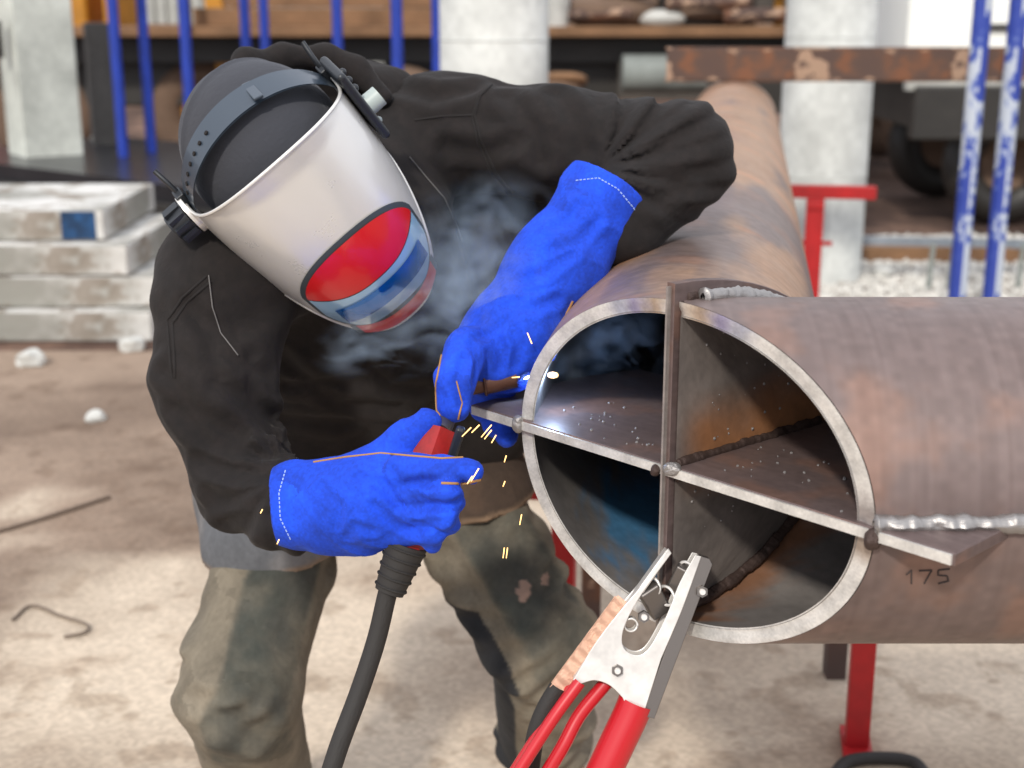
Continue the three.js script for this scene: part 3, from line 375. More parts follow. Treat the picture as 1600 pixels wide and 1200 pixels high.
// red trestles under the long pipe
function trestle(F, half, lab, legs) {
  const s = (F + O.z) / -AX.z, c = O.clone().addScaledVector(AX, (F - 1.523) / Math.cos(AZ)), y = O.y - R - .001, t = thing('trestle', lab, 'trestle', V(c.x, 0, c.z), 'red trestles'), q = AN;
  part(t, 'crossbar', box(half * 2, .055, .05, V(c.x, y - .028, c.z), 0, -AZ, 0, .004), M.redPaint);
  for (const k of legs) { const lx = c.clone().addScaledVector(q, k); const l = part(t, 'leg', box(F > 4 ? .075 : .048, y - .056, .05, V(lx.x, (y - .056) / 2, lx.z), 0, -AZ, 0, .003), M.redPaint); part(l, 'collar', box(.07, .03, .07, V(lx.x, y - .085, lx.z), 0, -AZ, 0, .003), M.redPaint); part(l, 'foot', box(.06, .012, .13, V(lx.x, .0065, lx.z), 0, -AZ, 0), M.redPaint); }
  part(t, 'brace', box(legs[1] - legs[0] + .16, .018, .018, V(c.x + q.x * (legs[0] + legs[1]) / 2, y - .25, c.z + q.z * (legs[0] + legs[1]) / 2), 0, -AZ, 0), M.redPaint);
}
trestle(5.9, .62, 'red steel trestle under the far part of the long pipe, beside the white column', [-.36, .37]);
trestle(2.62, .42, 'red steel trestle under the near part of the long pipe, behind the joint', [-.27, .355]);
for (const [u, v] of [[1303, 1055], [922, 1010]]) { const c = Py(u, v, 0); const o = solo('rusty_post', box(.045, .76, .045, V(0, .38, 0)), M.rust, u > 1000 ? 'rusty brown post behind the right leg of the near red trestle' : 'rusty brown post behind the left leg of the near red trestle', 'post', 'rusty posts'); o.position.copy(c); }

// ---------------------------------------------------------------- the worker
const person = thing('person', 'welder in dark hooded jacket and blue gauntlets bent over the open pipe end', 'person', V(-0.16, 0, -2.15));
// frame of the head: C at the temples, xh to his left, yh to the crown, zh out of the face
const C = P(447, 268, 1.90), toCam = V(0, CAMH, 0).sub(C).normalize(), right = V(1, 0, 0), down = V(0, -cT, sT), m2 = right.clone().multiplyScalar(.65).addScaledVector(down, .76).normalize();
const zh = toCam.clone().multiplyScalar(.766).addScaledVector(m2, .643).normalize(), x0 = right.clone().multiplyScalar(.76).addScaledVector(down, -.65), xh = x0.addScaledVector(zh, -x0.dot(zh)).normalize(), yh = zh.clone().cross(xh);
const HS = 1.1, HM = new THREE.Matrix4().makeBasis(xh, yh, zh).scale(V(HS, HS, HS)).setPosition(C), HL = (x, y, z) => V(x, y, z).applyMatrix4(HM);
const J = { // joints
  hd: HL(0, .03, -.02), neck: P(520, 300, 2.05), shR: P(335, 430, 1.92), shL: P(690, 205, 2.17), elR: P(372, 758, 1.79), wrR: P(520, 790, 1.66), elL: P(1062, 248, 2.0), wrL: P(815, 505, 1.83),
  hip: P(570, 700, 2.33), hiR: P(462, 720, 2.28), hiL: P(670, 705, 2.36), knR: P(375, 1085, 1.97), knL: P(848, 1000, 2.1), anR: V(-0.45, 0.1, -2.2), anL: V(0.065, 0.12, -2.36),
};
const mid = (a, b, t = .5) => a.clone().lerp(b, t);
{ // the body under the clothes, one surface
  const b = [...chain([J.hip, mid(J.hip, J.neck), J.neck], [.1, .085, .05]), cap(J.neck, J.hd, .06, .085), cap(HL(0, .05, -.02), HL(0, -.06, .02), .09, .06), cap(HL(0, -.03, .075), HL(0, -.05, .095), .014, .012), cap(J.shR, J.shL, .07), ...chain([J.shR, J.elR, J.wrR], [.055, .042, .03]), ...chain([J.shL, J.elL, J.wrL], [.055, .042, .03]), cap(J.hiR, J.hiL, .1), ...chain([J.hiR, J.knR, J.anR], [.085, .06, .045]), ...chain([J.hiL, J.knL, J.anL], [.085, .06, .045]), cap(J.anR, J.anR.clone().add(V(.08, -.05, .14)), .045, .035), cap(J.anL, J.anL.clone().add(V(.08, -.06, .14)), .045, .035)];
  part(person, 'body', nets(join(b, .05), V(-.75, -.02, -2.65), V(.5, 1.6, -1.5), .018), M.skin);
}
// fan of folds round the inside of an elbow
const inE = P(940, 262, 1.93), inR = P(430, 745, 1.70);
function wrinkle(x, y, z) {
  let d = 0;
  const rg = (q) => Math.sin(q) * .75 + Math.sin(q * 2 + .6) * .22;      // rounded folds, one flank steeper
  { const dx = x - inE.x, dy = y - inE.y, r = Math.hypot(dx, dy, (z - inE.z) * .5), a = Math.atan2(dy, dx); const w = sstep(.012, .05, r) * sstep(.26, .12, r) * sstep(-.95, -.45, a) * sstep(1.75, 1.2, a); if (w > 0) d -= w * (.0062 * rg(a * 15 - 16 * r + 2.4 * noise(x * 8, y * 8, z * 8)) + .0022 * rg(a * 31 + 12 * r + 4 * noise(x * 8, y * 8, z * 8))); }
  { const dx = x - inR.x, dy = y - inR.y, r = Math.hypot(dx, dy, (z - inR.z) * .5), a = Math.atan2(dy, dx); const w = sstep(.01, .04, r) * sstep(.2, .09, r); if (w > 0) d -= w * .0055 * rg(a * 11 + 12 * r + 3 * noise(x * 9, y * 9, z * 9)); }
  const q = noise(x * 5 + 3, y * 5, z * 5) * 3, n = rg((x * .7 - y * 1.1 + z * .4) * 40 + q * 3) * sstep(.38, .7, noise(x * 6, y * 6 + 9, z * 6));
  return d - .0062 * n - .0035 * rg((x * .5 + y * 1.4 - z * .3) * 62 + 9 * noise(x * 4, y * 4, z * 4 + 2)) * sstep(.45, .75, noise(x * 5 + 8, y * 5, z * 5)) + .013 * (fbm(x * 9, y * 9, z * 9, 3) - .5);
}
const chest = mid(J.shR, J.shL), belly = mid(chest, J.hip, .55), dn = V(0, -.04, .02);
const jacketBones = [cap(J.shR.clone().add(V(.03, -.02, 0)), J.shL.clone().add(V(-.02, -.01, 0)), .095, .085), cap(chest.clone().add(V(-.05, -.03, .0)), belly.clone().add(V(-.07, 0, 0)), .135, .135), cap(chest.clone().add(V(.05, -.04, -.02)), belly.clone().add(V(.08, 0, 0)), .13, .135),
  cap(belly.clone().add(V(-.07, 0, 0)), mid(belly, J.hiR, .55).add(V(-.02, 0, 0)), .135, .13), cap(belly.clone().add(V(.08, 0, 0)), mid(belly, J.hiL, .8).add(V(.03, 0, .02)), .135, .13), cap(P(745, 300, 2.26), P(738, 520, 2.28), .10, .115), cap(P(738, 520, 2.28), P(735, 640, 2.3), .115, .12), cap(P(800, 285, 2.25), P(790, 430, 2.28), .085, .1), cap(chest, J.neck.clone().add(V(-.01, .04, 0)), .1, .075)];
const slvR = chain([J.shR, mid(J.shR, J.elR).add(V(-.012, 0, .02)), J.elR.clone().add(V(.005, .01, 0)), P(452, 800, 1.70)], [.088, .079, .062, .056]);
const slvL = chain([J.shL, mid(J.shL, J.elL), J.elL, mid(J.elL, J.wrL, .42)], [.09, .082, .076, .062]);
const crease = (f0, lists, dep, wid) => { const segs = []; for (const l of lists) { const q = onSurf(f0, l); for (let i = 0; i + 1 < q.length; i++) if (q[i].distanceTo(q[i + 1]) < .03) segs.push(cap(q[i], q[i + 1], 0)); } return (x, y, z) => { const b = f0(x, y, z); if (Math.abs(b) > .03) return b; let m = 1; for (const c of segs) { const d = c(x, y, z); if (d < m) m = d; } return b + dep * Math.exp(-((m / wid) ** 2)) - dep * .45 * Math.exp(-(((m - wid * 2.4) / wid) ** 2)); }; };
const jf00 = join([...jacketBones, ...slvR, ...slvL], .035), jf0 = crease(jf00, [[[258, 580], [300, 640], [385, 680]], [[275, 640], [330, 695], [425, 712]], [[315, 720], [370, 745], [430, 735]], [[330, 775], [385, 790], [436, 770]], [[352, 818], [400, 806], [440, 795]], [[350, 555], [450, 600], [570, 596]], [[340, 600], [430, 655], [540, 662]], [[440, 560], [530, 632], [620, 640]], [[560, 560], [610, 610], [660, 610]], [[795, 150], [828, 195], [845, 250]], [[870, 145], [897, 185], [912, 232]], [[620, 135], [680, 152], [735, 140]], [[700, 230], [760, 240], [820, 215]], [[300, 480], [330, 530], [345, 590]], [[1060, 300], [1020, 310], [985, 300]], [[390, 560], [400, 640], [440, 700]]], .0085, .011), jf = (x, y, z) => jf0(x, y, z) + wrinkle(x, y, z);
const jacket = part(person, 'jacket', nets(jf, V(-.66, .55, -2.62), V(.45, 1.56, -1.5), .0065), M.jacket);
{ // hood bunched behind the head: a thick rolled rim and the cloth behind it
  const c = [[352, 128, 2.02], [385, 98, 2.06], [440, 88, 2.1], [510, 90, 2.12], [560, 108, 2.12], [600, 150, 2.1]].map(a => P(...a));
  const l = []; for (let i = 0; i + 1 < c.length; i++) { l.push(cap(c[i], c[i + 1], .014)); const b0 = c[i].clone().add(V(.04, -.05, -.09)), b1 = c[i + 1].clone().add(V(.04, -.05, -.09)); l.push(cap(c[i].clone().lerp(b0, .6), c[i + 1].clone().lerp(b1, .6), .022)); l.push(cap(b0, b1, .04)); l.push(cap(b0.clone().lerp(J.neck, .5), b1.clone().lerp(J.neck, .5), .045)); }
  const f0 = join(l, .03), f = (x, y, z) => f0(x, y, z) + .006 * (fbm(x * 14, y * 14, z * 14, 3) - .5) + .002 * Math.sin(x * 60 + y * 40 + 5 * noise(x * 8, y * 8, z * 8));
  part(jacket, 'hood', nets(f, V(-.5, 1.2, -2.5), V(.05, 1.65, -1.85), .006), M.jacket);
  const seam = (l, r = .0022) => { const q = onSurf(jf, l, -.0006); if (q.length > 3) part(jacket, 'seam', tube(q, r, q.length * 3, 6), M.jacketSeam); };
  seam([[648, 188], [690, 182], [742, 180]]); seam([[768, 132], [750, 150], [742, 180], [752, 220], [775, 270], [800, 300]]); seam([[748, 150], [738, 185], [748, 225], [770, 275], [794, 304]]);
  seam([[322, 432], [285, 465], [262, 500], [266, 560], [270, 590]]); seam([[330, 440], [292, 472], [270, 505], [274, 590]]);
  for (const l of [[[640, 245], [665, 275], [695, 310], [715, 355], [722, 375]], [[326, 430], [332, 480], [345, 520], [372, 555]]]) { const q = onSurf(jf, l, .004); if (q.length > 3) part(jacket, 'draw_cord', tube(q, .0008, 40, 6), std({ color: 0x6b6866, roughness: .9 })); }
}
{ // cap
  const inv = HM.clone().invert(), q = V(0, 0, 0), f = (x, y, z) => { q.set(x, y, z).applyMatrix4(inv); const a = q.x / .102, b = (q.y - .03) / (q.y > .03 ? .110 : .15), c = (q.z + .022) / .124, l = Math.hypot(a, b, c), d = (l - 1) * .115; const fold = .004 * Math.exp(-(((q.x + .02) * .4 + q.z + .05) ** 2) / .00005) * sstep(.05, .10, q.y); return Math.max(d, -.03 - q.y) * HS - fold + .003 * (fbm(x * 22, y * 22, z * 22, 3) - .5); };
  part(person, 'cap', nets(f, V(C.x - .22, C.y - .16, C.z - .22), V(C.x + .22, C.y + .24, C.z + .2), .004), M.cap);
}
{ // trousers: dark faded front panels, tan sides, scuffs
  const L = [[J.hiR, J.knR, J.anR, .115, .092, .092], [J.hiL, J.knL, J.anL, .112, .090, .088]], bones = [cap(J.hiR, J.hiL, .125)]; for (const [a, b, c, r1, r2, r3] of L) bones.push(cap(a, b, r1, r2), cap(b, c, r2, r3));
  const f0 = join(bones, .04), f = (x, y, z) => f0(x, y, z) + .013 * (fbm(x * 8, y * 11, z * 8, 4) - .5) + (.0085 * Math.sin(y * 58 + x * 34 + 6 * noise(x * 7, y * 7, z * 7)) + .004 * Math.sin(y * 120 - x * 60 + 8 * noise(x * 9, y * 9, z * 9))) * sstep(.38, .62, noise(x * 5, y * 5, z * 5 + 4));
  const colour = (x, y, z, nx, ny, nz) => {
    const lf = x > -.2 ? 1 : 0, [hip, kn, an] = L[lf], k = y > kn.y ? mid(hip, kn, clamp((hip.y - y) / (hip.y - kn.y))) : mid(kn, an, clamp((kn.y - y) / (kn.y - an.y))); const side = (x - k.x) * (lf ? 1 : 1) - (z - k.z) * .35, e = fbm(x * 12, y * 12, z * 12, 5), e2 = fbm(x * 30, y * 30, z * 30, 4);
    const pan = (lo, hi) => sstep(lo - .008, lo + .008, side + (e - .5) * .015) * sstep(hi + .008, hi - .008, side); const edgeL = lf ? -.055 : -.075, edgeR = lf ? .09 : .062, botY = lf ? .43 : .335, inP = nz > -.2 && side > edgeL + (e - .5) * .012 && side < edgeR && y > botY - .12 * (side + .03) * (lf ? -.4 : .6);
    const tan = mix3([.17, .145, .108], [.27, .23, .175], e), dark = mix3([.058, .059, .051], [.098, .097, .083], e); let c = mix3(tan, dark, nz > -.2 ? pan(edgeL, edgeR) * sstep(botY - .015, botY + .02, y + (e - .5) * .03) : 0); if (inP) { c = mix3(c, [.046, .06, .053], sstep(.5, .66, fbm(x * 7 + 4, y * 9, z * 7, 4)) * .45); const low = fbm(x * 5 + 1, y * 6, z * 5, 4); c = mix3(c, [.27, .23, .17], sstep(.45, .75, low * .6 + e2 * .4 + sstep(.6, .45, y + (e - .5) * .1) * .08) * .42); }
    if (lf) c = mix3(c, [.025, .025, .028], sstep(-.084, -.088, side) * sstep(.53, .525, y));
    if (lf && inP) { const s = Math.max(Math.exp(-((x - .02) ** 2 + (y - .575) ** 2) / .00022), Math.exp(-((x - .055) ** 2 + (y - .58) ** 2) / .00008)) + sstep(.78, .82, fbm(x * 30, y * 30, 3, 3)); c = mix3(c, [.55, .36, .28], clamp(s > .55 ? .8 : 0)); }
    return c;
  };
  part(person, 'trousers', nets(f, V(-.72, .1, -2.6), V(.35, .98, -1.75), .006, colour), M.cloth);
  // shirt tail and leather apron hem below the jacket
  const hb = [cap(J.hiR.clone().add(V(-.03, -.02, .03)), J.hiL.clone().add(V(.03, -.03, .03)), .145, .14), cap(J.hiR.clone().add(V(-.02, -.09, .06)), mid(J.hiR, J.knR, .42).add(V(0, .02, .0)), .125, .122), cap(J.hiL.clone().add(V(.02, -.08, .05)), mid(J.hiL, J.knL, .38).add(V(0, .03, 0)), .122, .115)]; const h0 = join(hb, .05), cut = (x, y, z) => { const t = clamp((x + .42) / .45); return lerp(.605, .675, t) - y; };
  const hf = (x, y, z) => Math.max(h0(x, y, z) + .01 * (fbm(x * 9, y * 9, z * 9, 3) - .5), cut(x, y, z));
  part(person, 'shirt_tail', nets(hf, V(-.68, .5, -2.6), V(.3, .98, -1.9), .0075, (x, y, z) => { const e = fbm(x * 14, y * 14, z * 14, 4), t = sstep(-.26, -.2, x + (e - .5) * .05); const hem = sstep(.014, .008, y - lerp(.605, .675, clamp((x + .42) / .45))); let c = mix3([.13, .135, .15], [.075, .05, .037], t); c = mix3(c, [c[0] * 1.5, c[1] * 1.4, c[2] * 1.3], sstep(.5, .7, e)); return mix3(c, [.30, .2, .13], hem * .8); }), M.cloth);
  for (const [a, k] of [[J.anR, 0], [J.anL, 1]]) { const b = join([cap(a.clone().add(V(0, .1, 0)), a.clone().add(V(0, -.03, 0)), .064, .06), cap(a.clone().setY(.052), a.clone().setY(.05).add(V(.1, 0, .17)), .052, .05), cap(a.clone().setY(.05).add(V(-.02, 0, -.03)), a.clone().setY(.05), .048, .05)], .03), bb = (x, y, z) => Math.max(b(x, y, z), .002 - y); const bt = part(person, 'boot', nets(bb, V(a.x - .13, -.02, a.z - .13), V(a.x + .22, .3, a.z + .28), .008), M.boot); part(bt, 'sole', box(.1, .018, .28, V(a.x + .05, .0105, a.z + .08), 0, Math.PI / 6, 0, .005), M.rubber); }
}
// gloves
const suedeF = (f0, in0, cut0) => (x, y, z) => Math.max(-in0(x, y, z), cut0(x, y, z), f0(x, y, z) + .011 * (fbm(x * 13, y * 13, z * 13, 3) - .5) + .0042 * Math.pow(Math.abs(Math.sin((x * .8 + y) * 38 + 6 * noise(x * 12, y * 12, z * 12))), .7) * sstep(.42, .68, noise(x * 10 + 7, y * 10, z * 10)));
const F2 = (pts, rs) => join(chain(pts.map(a => P(...a)), rs), .008);
const Q = (...a) => P(...a);
// right hand: gauntlet, palm, curled fingers, straight index, thumb along the handle
const rg0 = join([cap(Q(470, 788, 1.685), Q(540, 785, 1.655), .060, .053), cap(Q(540, 785, 1.655), Q(600, 775, 1.64), .053, .05), cap(Q(590, 765, 1.635), Q(640, 752, 1.62), .044, .032), cap(Q(590, 800, 1.63), Q(632, 815, 1.622), .042, .032), cap(Q(520, 815, 1.66), Q(560, 835, 1.65), .04, .028)], .035);
const rFing = [F2([[630, 735, 1.60], [690, 733, 1.578], [740, 735, 1.575]], [.022, .0175, .016]), F2([[645, 768, 1.595], [700, 768, 1.56], [712, 786, 1.575]], [.022, .0178, .017]), F2([[640, 801, 1.595], [698, 802, 1.56], [702, 820, 1.58]], [.021, .0178, .017]), F2([[630, 832, 1.605], [680, 834, 1.575], [676, 848, 1.59]], [.02, .017, .016]), F2([[585, 735, 1.655], [635, 690, 1.66], [668, 660, 1.665]], [.03, .025, .02])];
const hollowR = cap(Q(440, 790, 1.70), Q(505, 788, 1.675), .049, .03);
const rgA0 = join([rg0, join(rFing, .004)], .010), rgA = crease(rgA0, [[[632, 757], [660, 753], [690, 757], [724, 757]], [[648, 775], [668, 790], [700, 793], [718, 786]], [[612, 735], [632, 765], [655, 800]], [[540, 842], [556, 824], [580, 832]], [[560, 745], [600, 760], [625, 790]], [[500, 760], [530, 790], [525, 825]], [[650, 822], [690, 818]], [[585, 790], [610, 815], [650, 835]]], .0042, .0055), cutRx = Q(432, 790, 1.70).x, rgf = suedeF(rgA, hollowR, (x, y, z) => -((x - cutRx) + .10 * (y - .9)));
const gR = part(person, 'glove', nets(rgf, V(-.36, .78, -1.82), V(.02, 1.08, -1.5), .0042), M.glove); gR.userData.label = 'blue suede gauntlet gripping the torch handle';
const lg0 = join([cap(Q(940, 310, 1.925), Q(865, 425, 1.875), .066, .063), cap(Q(865, 425, 1.875), Q(800, 520, 1.83), .063, .056), cap(Q(800, 515, 1.82), Q(752, 560, 1.79), .056, .046), cap(Q(815, 530, 1.81), Q(790, 575, 1.80), .046, .036)], .035);
const lFing = [F2([[728, 545, 1.755], [709, 595, 1.70], [706, 636, 1.69]], [.030, .0245, .022]), F2([[810, 545, 1.79], [826, 560, 1.785], [806, 590, 1.80]], [.024, .022, .02]), F2([[790, 580, 1.81], [775, 635, 1.835], [772, 665, 1.83]], [.024, .021, .019]), F2([[770, 585, 1.82], [790, 640, 1.83], [793, 680, 1.815]], [.024, .021, .019]), F2([[755, 575, 1.81], [760, 610, 1.82], [752, 640, 1.83]], [.024, .021, .019])];
const hollowL = cap(Q(975, 258, 1.945), Q(915, 350, 1.91), .052, .03);
const lgA0 = join([lg0, join(lFing, .006)], .012), lgA = crease(lgA0, [[[812, 470], [796, 500], [770, 522], [745, 528]], [[738, 540], [746, 565], [740, 595]], [[772, 520], [784, 545], [782, 575]], [[800, 510], [812, 540], [806, 570]], [[895, 395], [850, 428], [805, 440]], [[935, 345], [905, 378], [862, 390]], [[872, 468], [835, 482], [790, 478]], [[905, 320], [890, 345], [868, 352]], [[725, 560], [715, 600], [722, 630]]], .0045, .006), cutL = Q(952, 290, 1.93), axL = Q(952, 290, 1.93).sub(Q(865, 425, 1.875)).normalize(), lgf = suedeF(lgA, hollowL, (x, y, z) => (x - cutL.x) * axL.x + (y - cutL.y) * axL.y + (z - cutL.z) * axL.z);
const gL = part(person, 'glove', nets(lgf, V(-.12, .84, -2.05), V(.22, 1.42, -1.66), .0042), M.glove); gL.userData.label = 'blue suede gauntlet steadying the torch neck';
{
  const pipe = (g, f, l, mat = M.piping, r = .0014, name = 'piping') => { const q = onSurf(f, l, -.0004); if (q.length > 3) part(g, name, tube(q, r, q.length * 3, 6), mat); };
  pipe(gR, rgf, [[490, 722], [540, 714], [595, 708], [640, 712], [690, 716], [740, 714], [752, 722]]); pipe(gR, rgf, [[690, 755], [725, 756], [750, 750]], M.piping, .0018);
  pipe(gL, lgf, [[690, 555], [681, 600], [681, 640], [690, 652]]); pipe(gL, lgf, [[713, 595], [722, 630], [716, 655]], M.piping, .0013); pipe(gL, lgf, [[895, 470], [880, 500], [874, 520]], M.piping, .002);
  for (const [g, f, l] of [[gL, lgf, [[900, 282], [935, 278], [965, 295], [990, 325], [1003, 352]]], [gR, rgf, [[446, 735], [436, 770], [438, 810], [455, 845]]]]) { const q = onSurf(f, l, .0004); for (let i = 0; i + 1 < q.length; i++) { const a = q[i], b = mid(q[i], q[i + 1], .62); part(g, 'stitch', cyl(a, b, .0009, .0009, 5), M.gloveCuffStitch); } }
}

// ---------------------------------------------------------------- welding helmet
{
  const t = thing('welding_helmet', 'silver welding helmet with red panels and a blue lens, worn facing down', 'helmet', C), mtx = HM;
  const L = (x, y, z) => V(x, y, z).applyMatrix4(mtx), loc = (g) => { g.applyMatrix4(mtx); return g; };
  // shell: a = angle round from the front, y height
  const yTop = (a) => .075 + .035 * Math.cos(a) ** 2 - .012 * Math.sin(a) ** 6, yBot = (a) => -.222 + .155 * Math.pow(Math.abs(Math.sin(a)), 2.0);
  const sp = (a, y, off = 0) => { const k = clamp((.08 - y) / .302), w = lerp(.120, .098, Math.pow(k, 2)) + off, d = lerp(.135, .160, Math.sin(Math.min(1, k * 1.2) * 2.0)) - .045 * Math.pow(k, 5) + off, e = .82, ca = Math.cos(a), sa = Math.sin(a); return V(w * Math.sign(sa) * Math.pow(Math.abs(sa), e), y, d * Math.sign(ca) * Math.pow(Math.abs(ca), .9) + .0); };
  const A1 = 1.72, shellG = (off) => sheet((s, q) => { const a = lerp(-A1, A1, s), y = lerp(yTop(a), yBot(a), q), p = sp(a, y, off); return p; }, 110, 60, .6, .4);
  const shell = part(t, 'shell', loc(mergeGeometries([shellG(0), shellG(-.003)])), M.shell);
  part(shell, 'rolled_edge', loc(new THREE.TubeGeometry(new THREE.CatmullRomCurve3(Array.from({ length: 41 }, (_, i) => { const a = lerp(-A1, A1, i / 40); return sp(a, yTop(a), -.001); })), 120, .0024, 8)), M.shell);
  part(shell, 'lower_edge', loc(new THREE.TubeGeometry(new THREE.CatmullRomCurve3(Array.from({ length: 41 }, (_, i) => { const a = lerp(-A1, A1, i / 40); return sp(a, yBot(a), -.001); })), 120, .0022, 8)), M.shell);
  const patch = (x0, x1, lo, hi, off) => loc(sheet((s, q) => { const xx = lerp(x0, x1, s), y = lerp(lo(xx), hi(xx), q), a = Math.asin(clamp(xx / .125, -1, 1)); return sp(a, y, off); }, 48, 14, .2, .1));
  const el = (cx, cy, rx, ry, sg) => (x) => cy + sg * ry * Math.sqrt(Math.max(0, 1 - ((x - cx) / rx) ** 2));
  const cy = -.100;
  part(t, 'lens_surround', patch(-.091, .091, el(0, cy, .094, .084, -1), el(0, cy, .094, .084, 1), .0015), M.border);
  part(t, 'red_panel', patch(-.084, .084, (x) => Math.max(el(0, cy, .088, .077, -1)(x), cy + .004 + .016 * (x / .085) ** 2), el(0, cy, .088, .077, 1), .003), M.redGloss);
  part(t, 'lens_bezel', patch(-.084, .084, (x) => Math.max(el(0, cy, .087, .076, -1)(x), cy - .066), (x) => Math.max(el(0, cy, .087, .076, -1)(x), cy + .003 + .016 * (x / .085) ** 2), .0035), M.lensPale);
  part(t, 'filter_lens', patch(-.066, .066, () => cy - .042, () => cy - .008, .0048), M.lens);
  part(t, 'chin_panel', patch(-.066, .066, (x) => -.213 + .03 * (x / .07) ** 2, (x) => -.178 + .022 * (x / .07) ** 2, .002), M.redGloss);
  for (const s of [-1, 1]) part(t, 'panel_end', patch(s * .069 - .004, s * .069 + .004, () => -.186, () => -.155, .0022), M.border);
  // clear cover bulging over the window
  part(t, 'clear_cover', patch(-.078, .078, (x) => Math.max(el(0, cy - .02, .08, .06, -1)(x), -.175), (x) => cy - .012 + .012 * (x / .08) ** 2, .010), phy({ color: 0xffffff, transmission: 1, thickness: 0, roughness: .03, ior: 1.45 }));
  // knobs, side control box
  const kx = -.124; const kb = part(t, 'tension_knob', loc(cyl(V(kx, .048, .005), V(kx - .026, .046, .003), .021, .019, 12)), M.plasticDark); for (let i = 0; i < 10; i++) { const a = i / 10 * 6.283; part(kb, 'knob_rib', loc(box(.022, .006, .006, V(kx - .014, .047 + Math.cos(a) * .0205, .004 + Math.sin(a) * .0205))), M.plasticDark); }
  part(t, 'pivot_washer', loc(cyl(V(kx + .006, .048, .005), V(kx, .048, .005), .027, .027, 24)), M.shell);
  part(t, 'rivet', loc(new THREE.SphereGeometry(.005, 12, 8).translate(-.112, -.005, .022)), M.knobPale); part(t, 'latch', loc(box(.01, .008, .005, V(-.085, -.125, .09), 0, -.8, .3, .002)), M.plasticDark);
  const cb = part(t, 'control_box', loc(box(.012, .115, .062, V(.124, .035, .03), 0, 0, .0, .006)), M.plasticDark); part(cb, 'dial', loc(cyl(V(.128, .015, .03), V(.150, .015, .03), .014, .0135, 20)), M.knobPale); for (let i = 0; i < 3; i++) part(cb, 'button', loc(new THREE.SphereGeometry(.005, 10, 8).translate(.131, .05 + i * .014, .035)), M.plasticDark); part(cb, 'screw', loc(new THREE.SphereGeometry(.005, 10, 8).translate(.130, -.012, .03)), M.knobPale);
  // head gear
  const band = (z0, y0, h, r) => loc(sheet((s, q) => { const a = lerp(-1.52, 1.52, s), k = Math.cos(a); return V(.117 * Math.sin(a), y0 + r * k + (q - .5) * -h * .35 * k, z0 + .035 * k + (q - .5) * h); }, 60, 4));
  const hb = part(t, 'crown_strap', mergeGeometries([band(.004, .036, .032, .108), band(.004, .036, .032, .1055)]), M.strap);
  for (let i = 0; i < 7; i++) { const a = -1.12 + i * .13, k = Math.cos(a), p = V(.117 * Math.sin(a), .036 + .1085 * k, .004 + .035 * k); part(hb, 'strap_hole', loc(cyl(p, p.clone().add(V(Math.sin(a) * .0016, k * .0016, 0)), .0028, .0028, 10)), M.jacketSeam); }
  part(hb, 'strap_loop', loc(box(.012, .004, .042, V(.034, .140, .036), 0, 0, -.3, .0015)), M.strap);
  for (const s of [-1, 1]) { part(t, 'side_arm', loc(tube([V(s * .116, .05, 0), V(s * .117, .085, -.012), V(s * .120, .105, -.03)], .0032, 20)), M.plasticDark); part(t, 'hinge_block', loc(box(.012, .02, .02, V(s * .117, .068, -.004), 0, 0, 0, .002)), M.plasticDark); }
  part(t, 'brow_band', loc(sheet((s, q) => { const a = lerp(-1.5, 1.5, s); return V(.112 * Math.sin(a), .05 - q * .03, .112 * Math.cos(a) - .005); }, 50, 3)), M.plasticDark);
}

// ---------------------------------------------------------------- torch
const arcAt = P(819, 588, 1.775), gapAt = P(864, 586, 1.737);
{
  const t = thing('welding_torch', 'welding torch with red handle and dark cable, held in both gloves', 'torch', P(660, 720, 1.64));
  part(t, 'cable', tube([Q(500, 1260, 1.50), Q(530, 1165, 1.53), Q(560, 1085, 1.56), Q(588, 1000, 1.585), Q(606, 925, 1.60), Q(622, 870, 1.61)], .0125, 80, 14), M.rubber);
  const b = part(t, 'strain_relief', cyl(Q(608, 925, 1.60), Q(636, 850, 1.615), .019, .027, 22), M.rubber); for (let i = 0; i < 5; i++) { const k = .1 + i * .2, p = Q(608, 925, 1.60).lerp(Q(636, 850, 1.615), k), d = Q(636, 850, 1.615).sub(Q(608, 925, 1.60)).normalize(); part(b, 'relief_rib', new THREE.TorusGeometry(lerp(.0195, .0272, k), .0018, 6, 24).applyQuaternion(new THREE.Quaternion().setFromUnitVectors(V(0, 0, 1), d)).translate(p.x, p.y, p.z), M.rubber); }
  const h = part(t, 'handle', [cyl(Q(636, 855, 1.615), Q(668, 735, 1.635), .022, .023, 8), cyl(Q(664, 745, 1.635), Q(688, 672, 1.665), .031, .025, 6)], M.torchRed); h.geometry.computeVertexNormals(); part(h, 'trigger', box(.012, .05, .014, Q(712, 695, 1.625), .1, 0, -.3, .004), M.plasticDark);
  part(t, 'collar', cyl(Q(686, 676, 1.665), Q(699, 648, 1.70), .0145, .013, 18), M.steelDark);
  part(t, 'neck', tube([Q(697, 652, 1.697), Q(708, 622, 1.738), Q(722, 606, 1.752), Q(742, 600, 1.757)], .0085, 40, 12), M.nozzle);
  part(t, 'nozzle_holder', cyl(Q(730, 604, 1.752), Q(756, 598, 1.76), .0125, .0135, 20), M.nozzle); part(t, 'nozzle', cyl(Q(755, 598, 1.76), Q(806, 590, 1.766), .0165, .0135, 22, false), M.nozzle); part(t, 'nozzle_ring', new THREE.TorusGeometry(.0168, .0018, 8, 24).applyQuaternion(new THREE.Quaternion().setFromUnitVectors(V(0, 0, 1), Q(824, 586, 1.765).sub(Q(755, 598, 1.76)).normalize())).translate(...Q(757, 598, 1.76).toArray()), M.nozzle);
  part(t, 'wire', cyl(Q(800, 590, 1.765), Q(817, 588, 1.773), .0012, .0012, 6), M.weld);
}
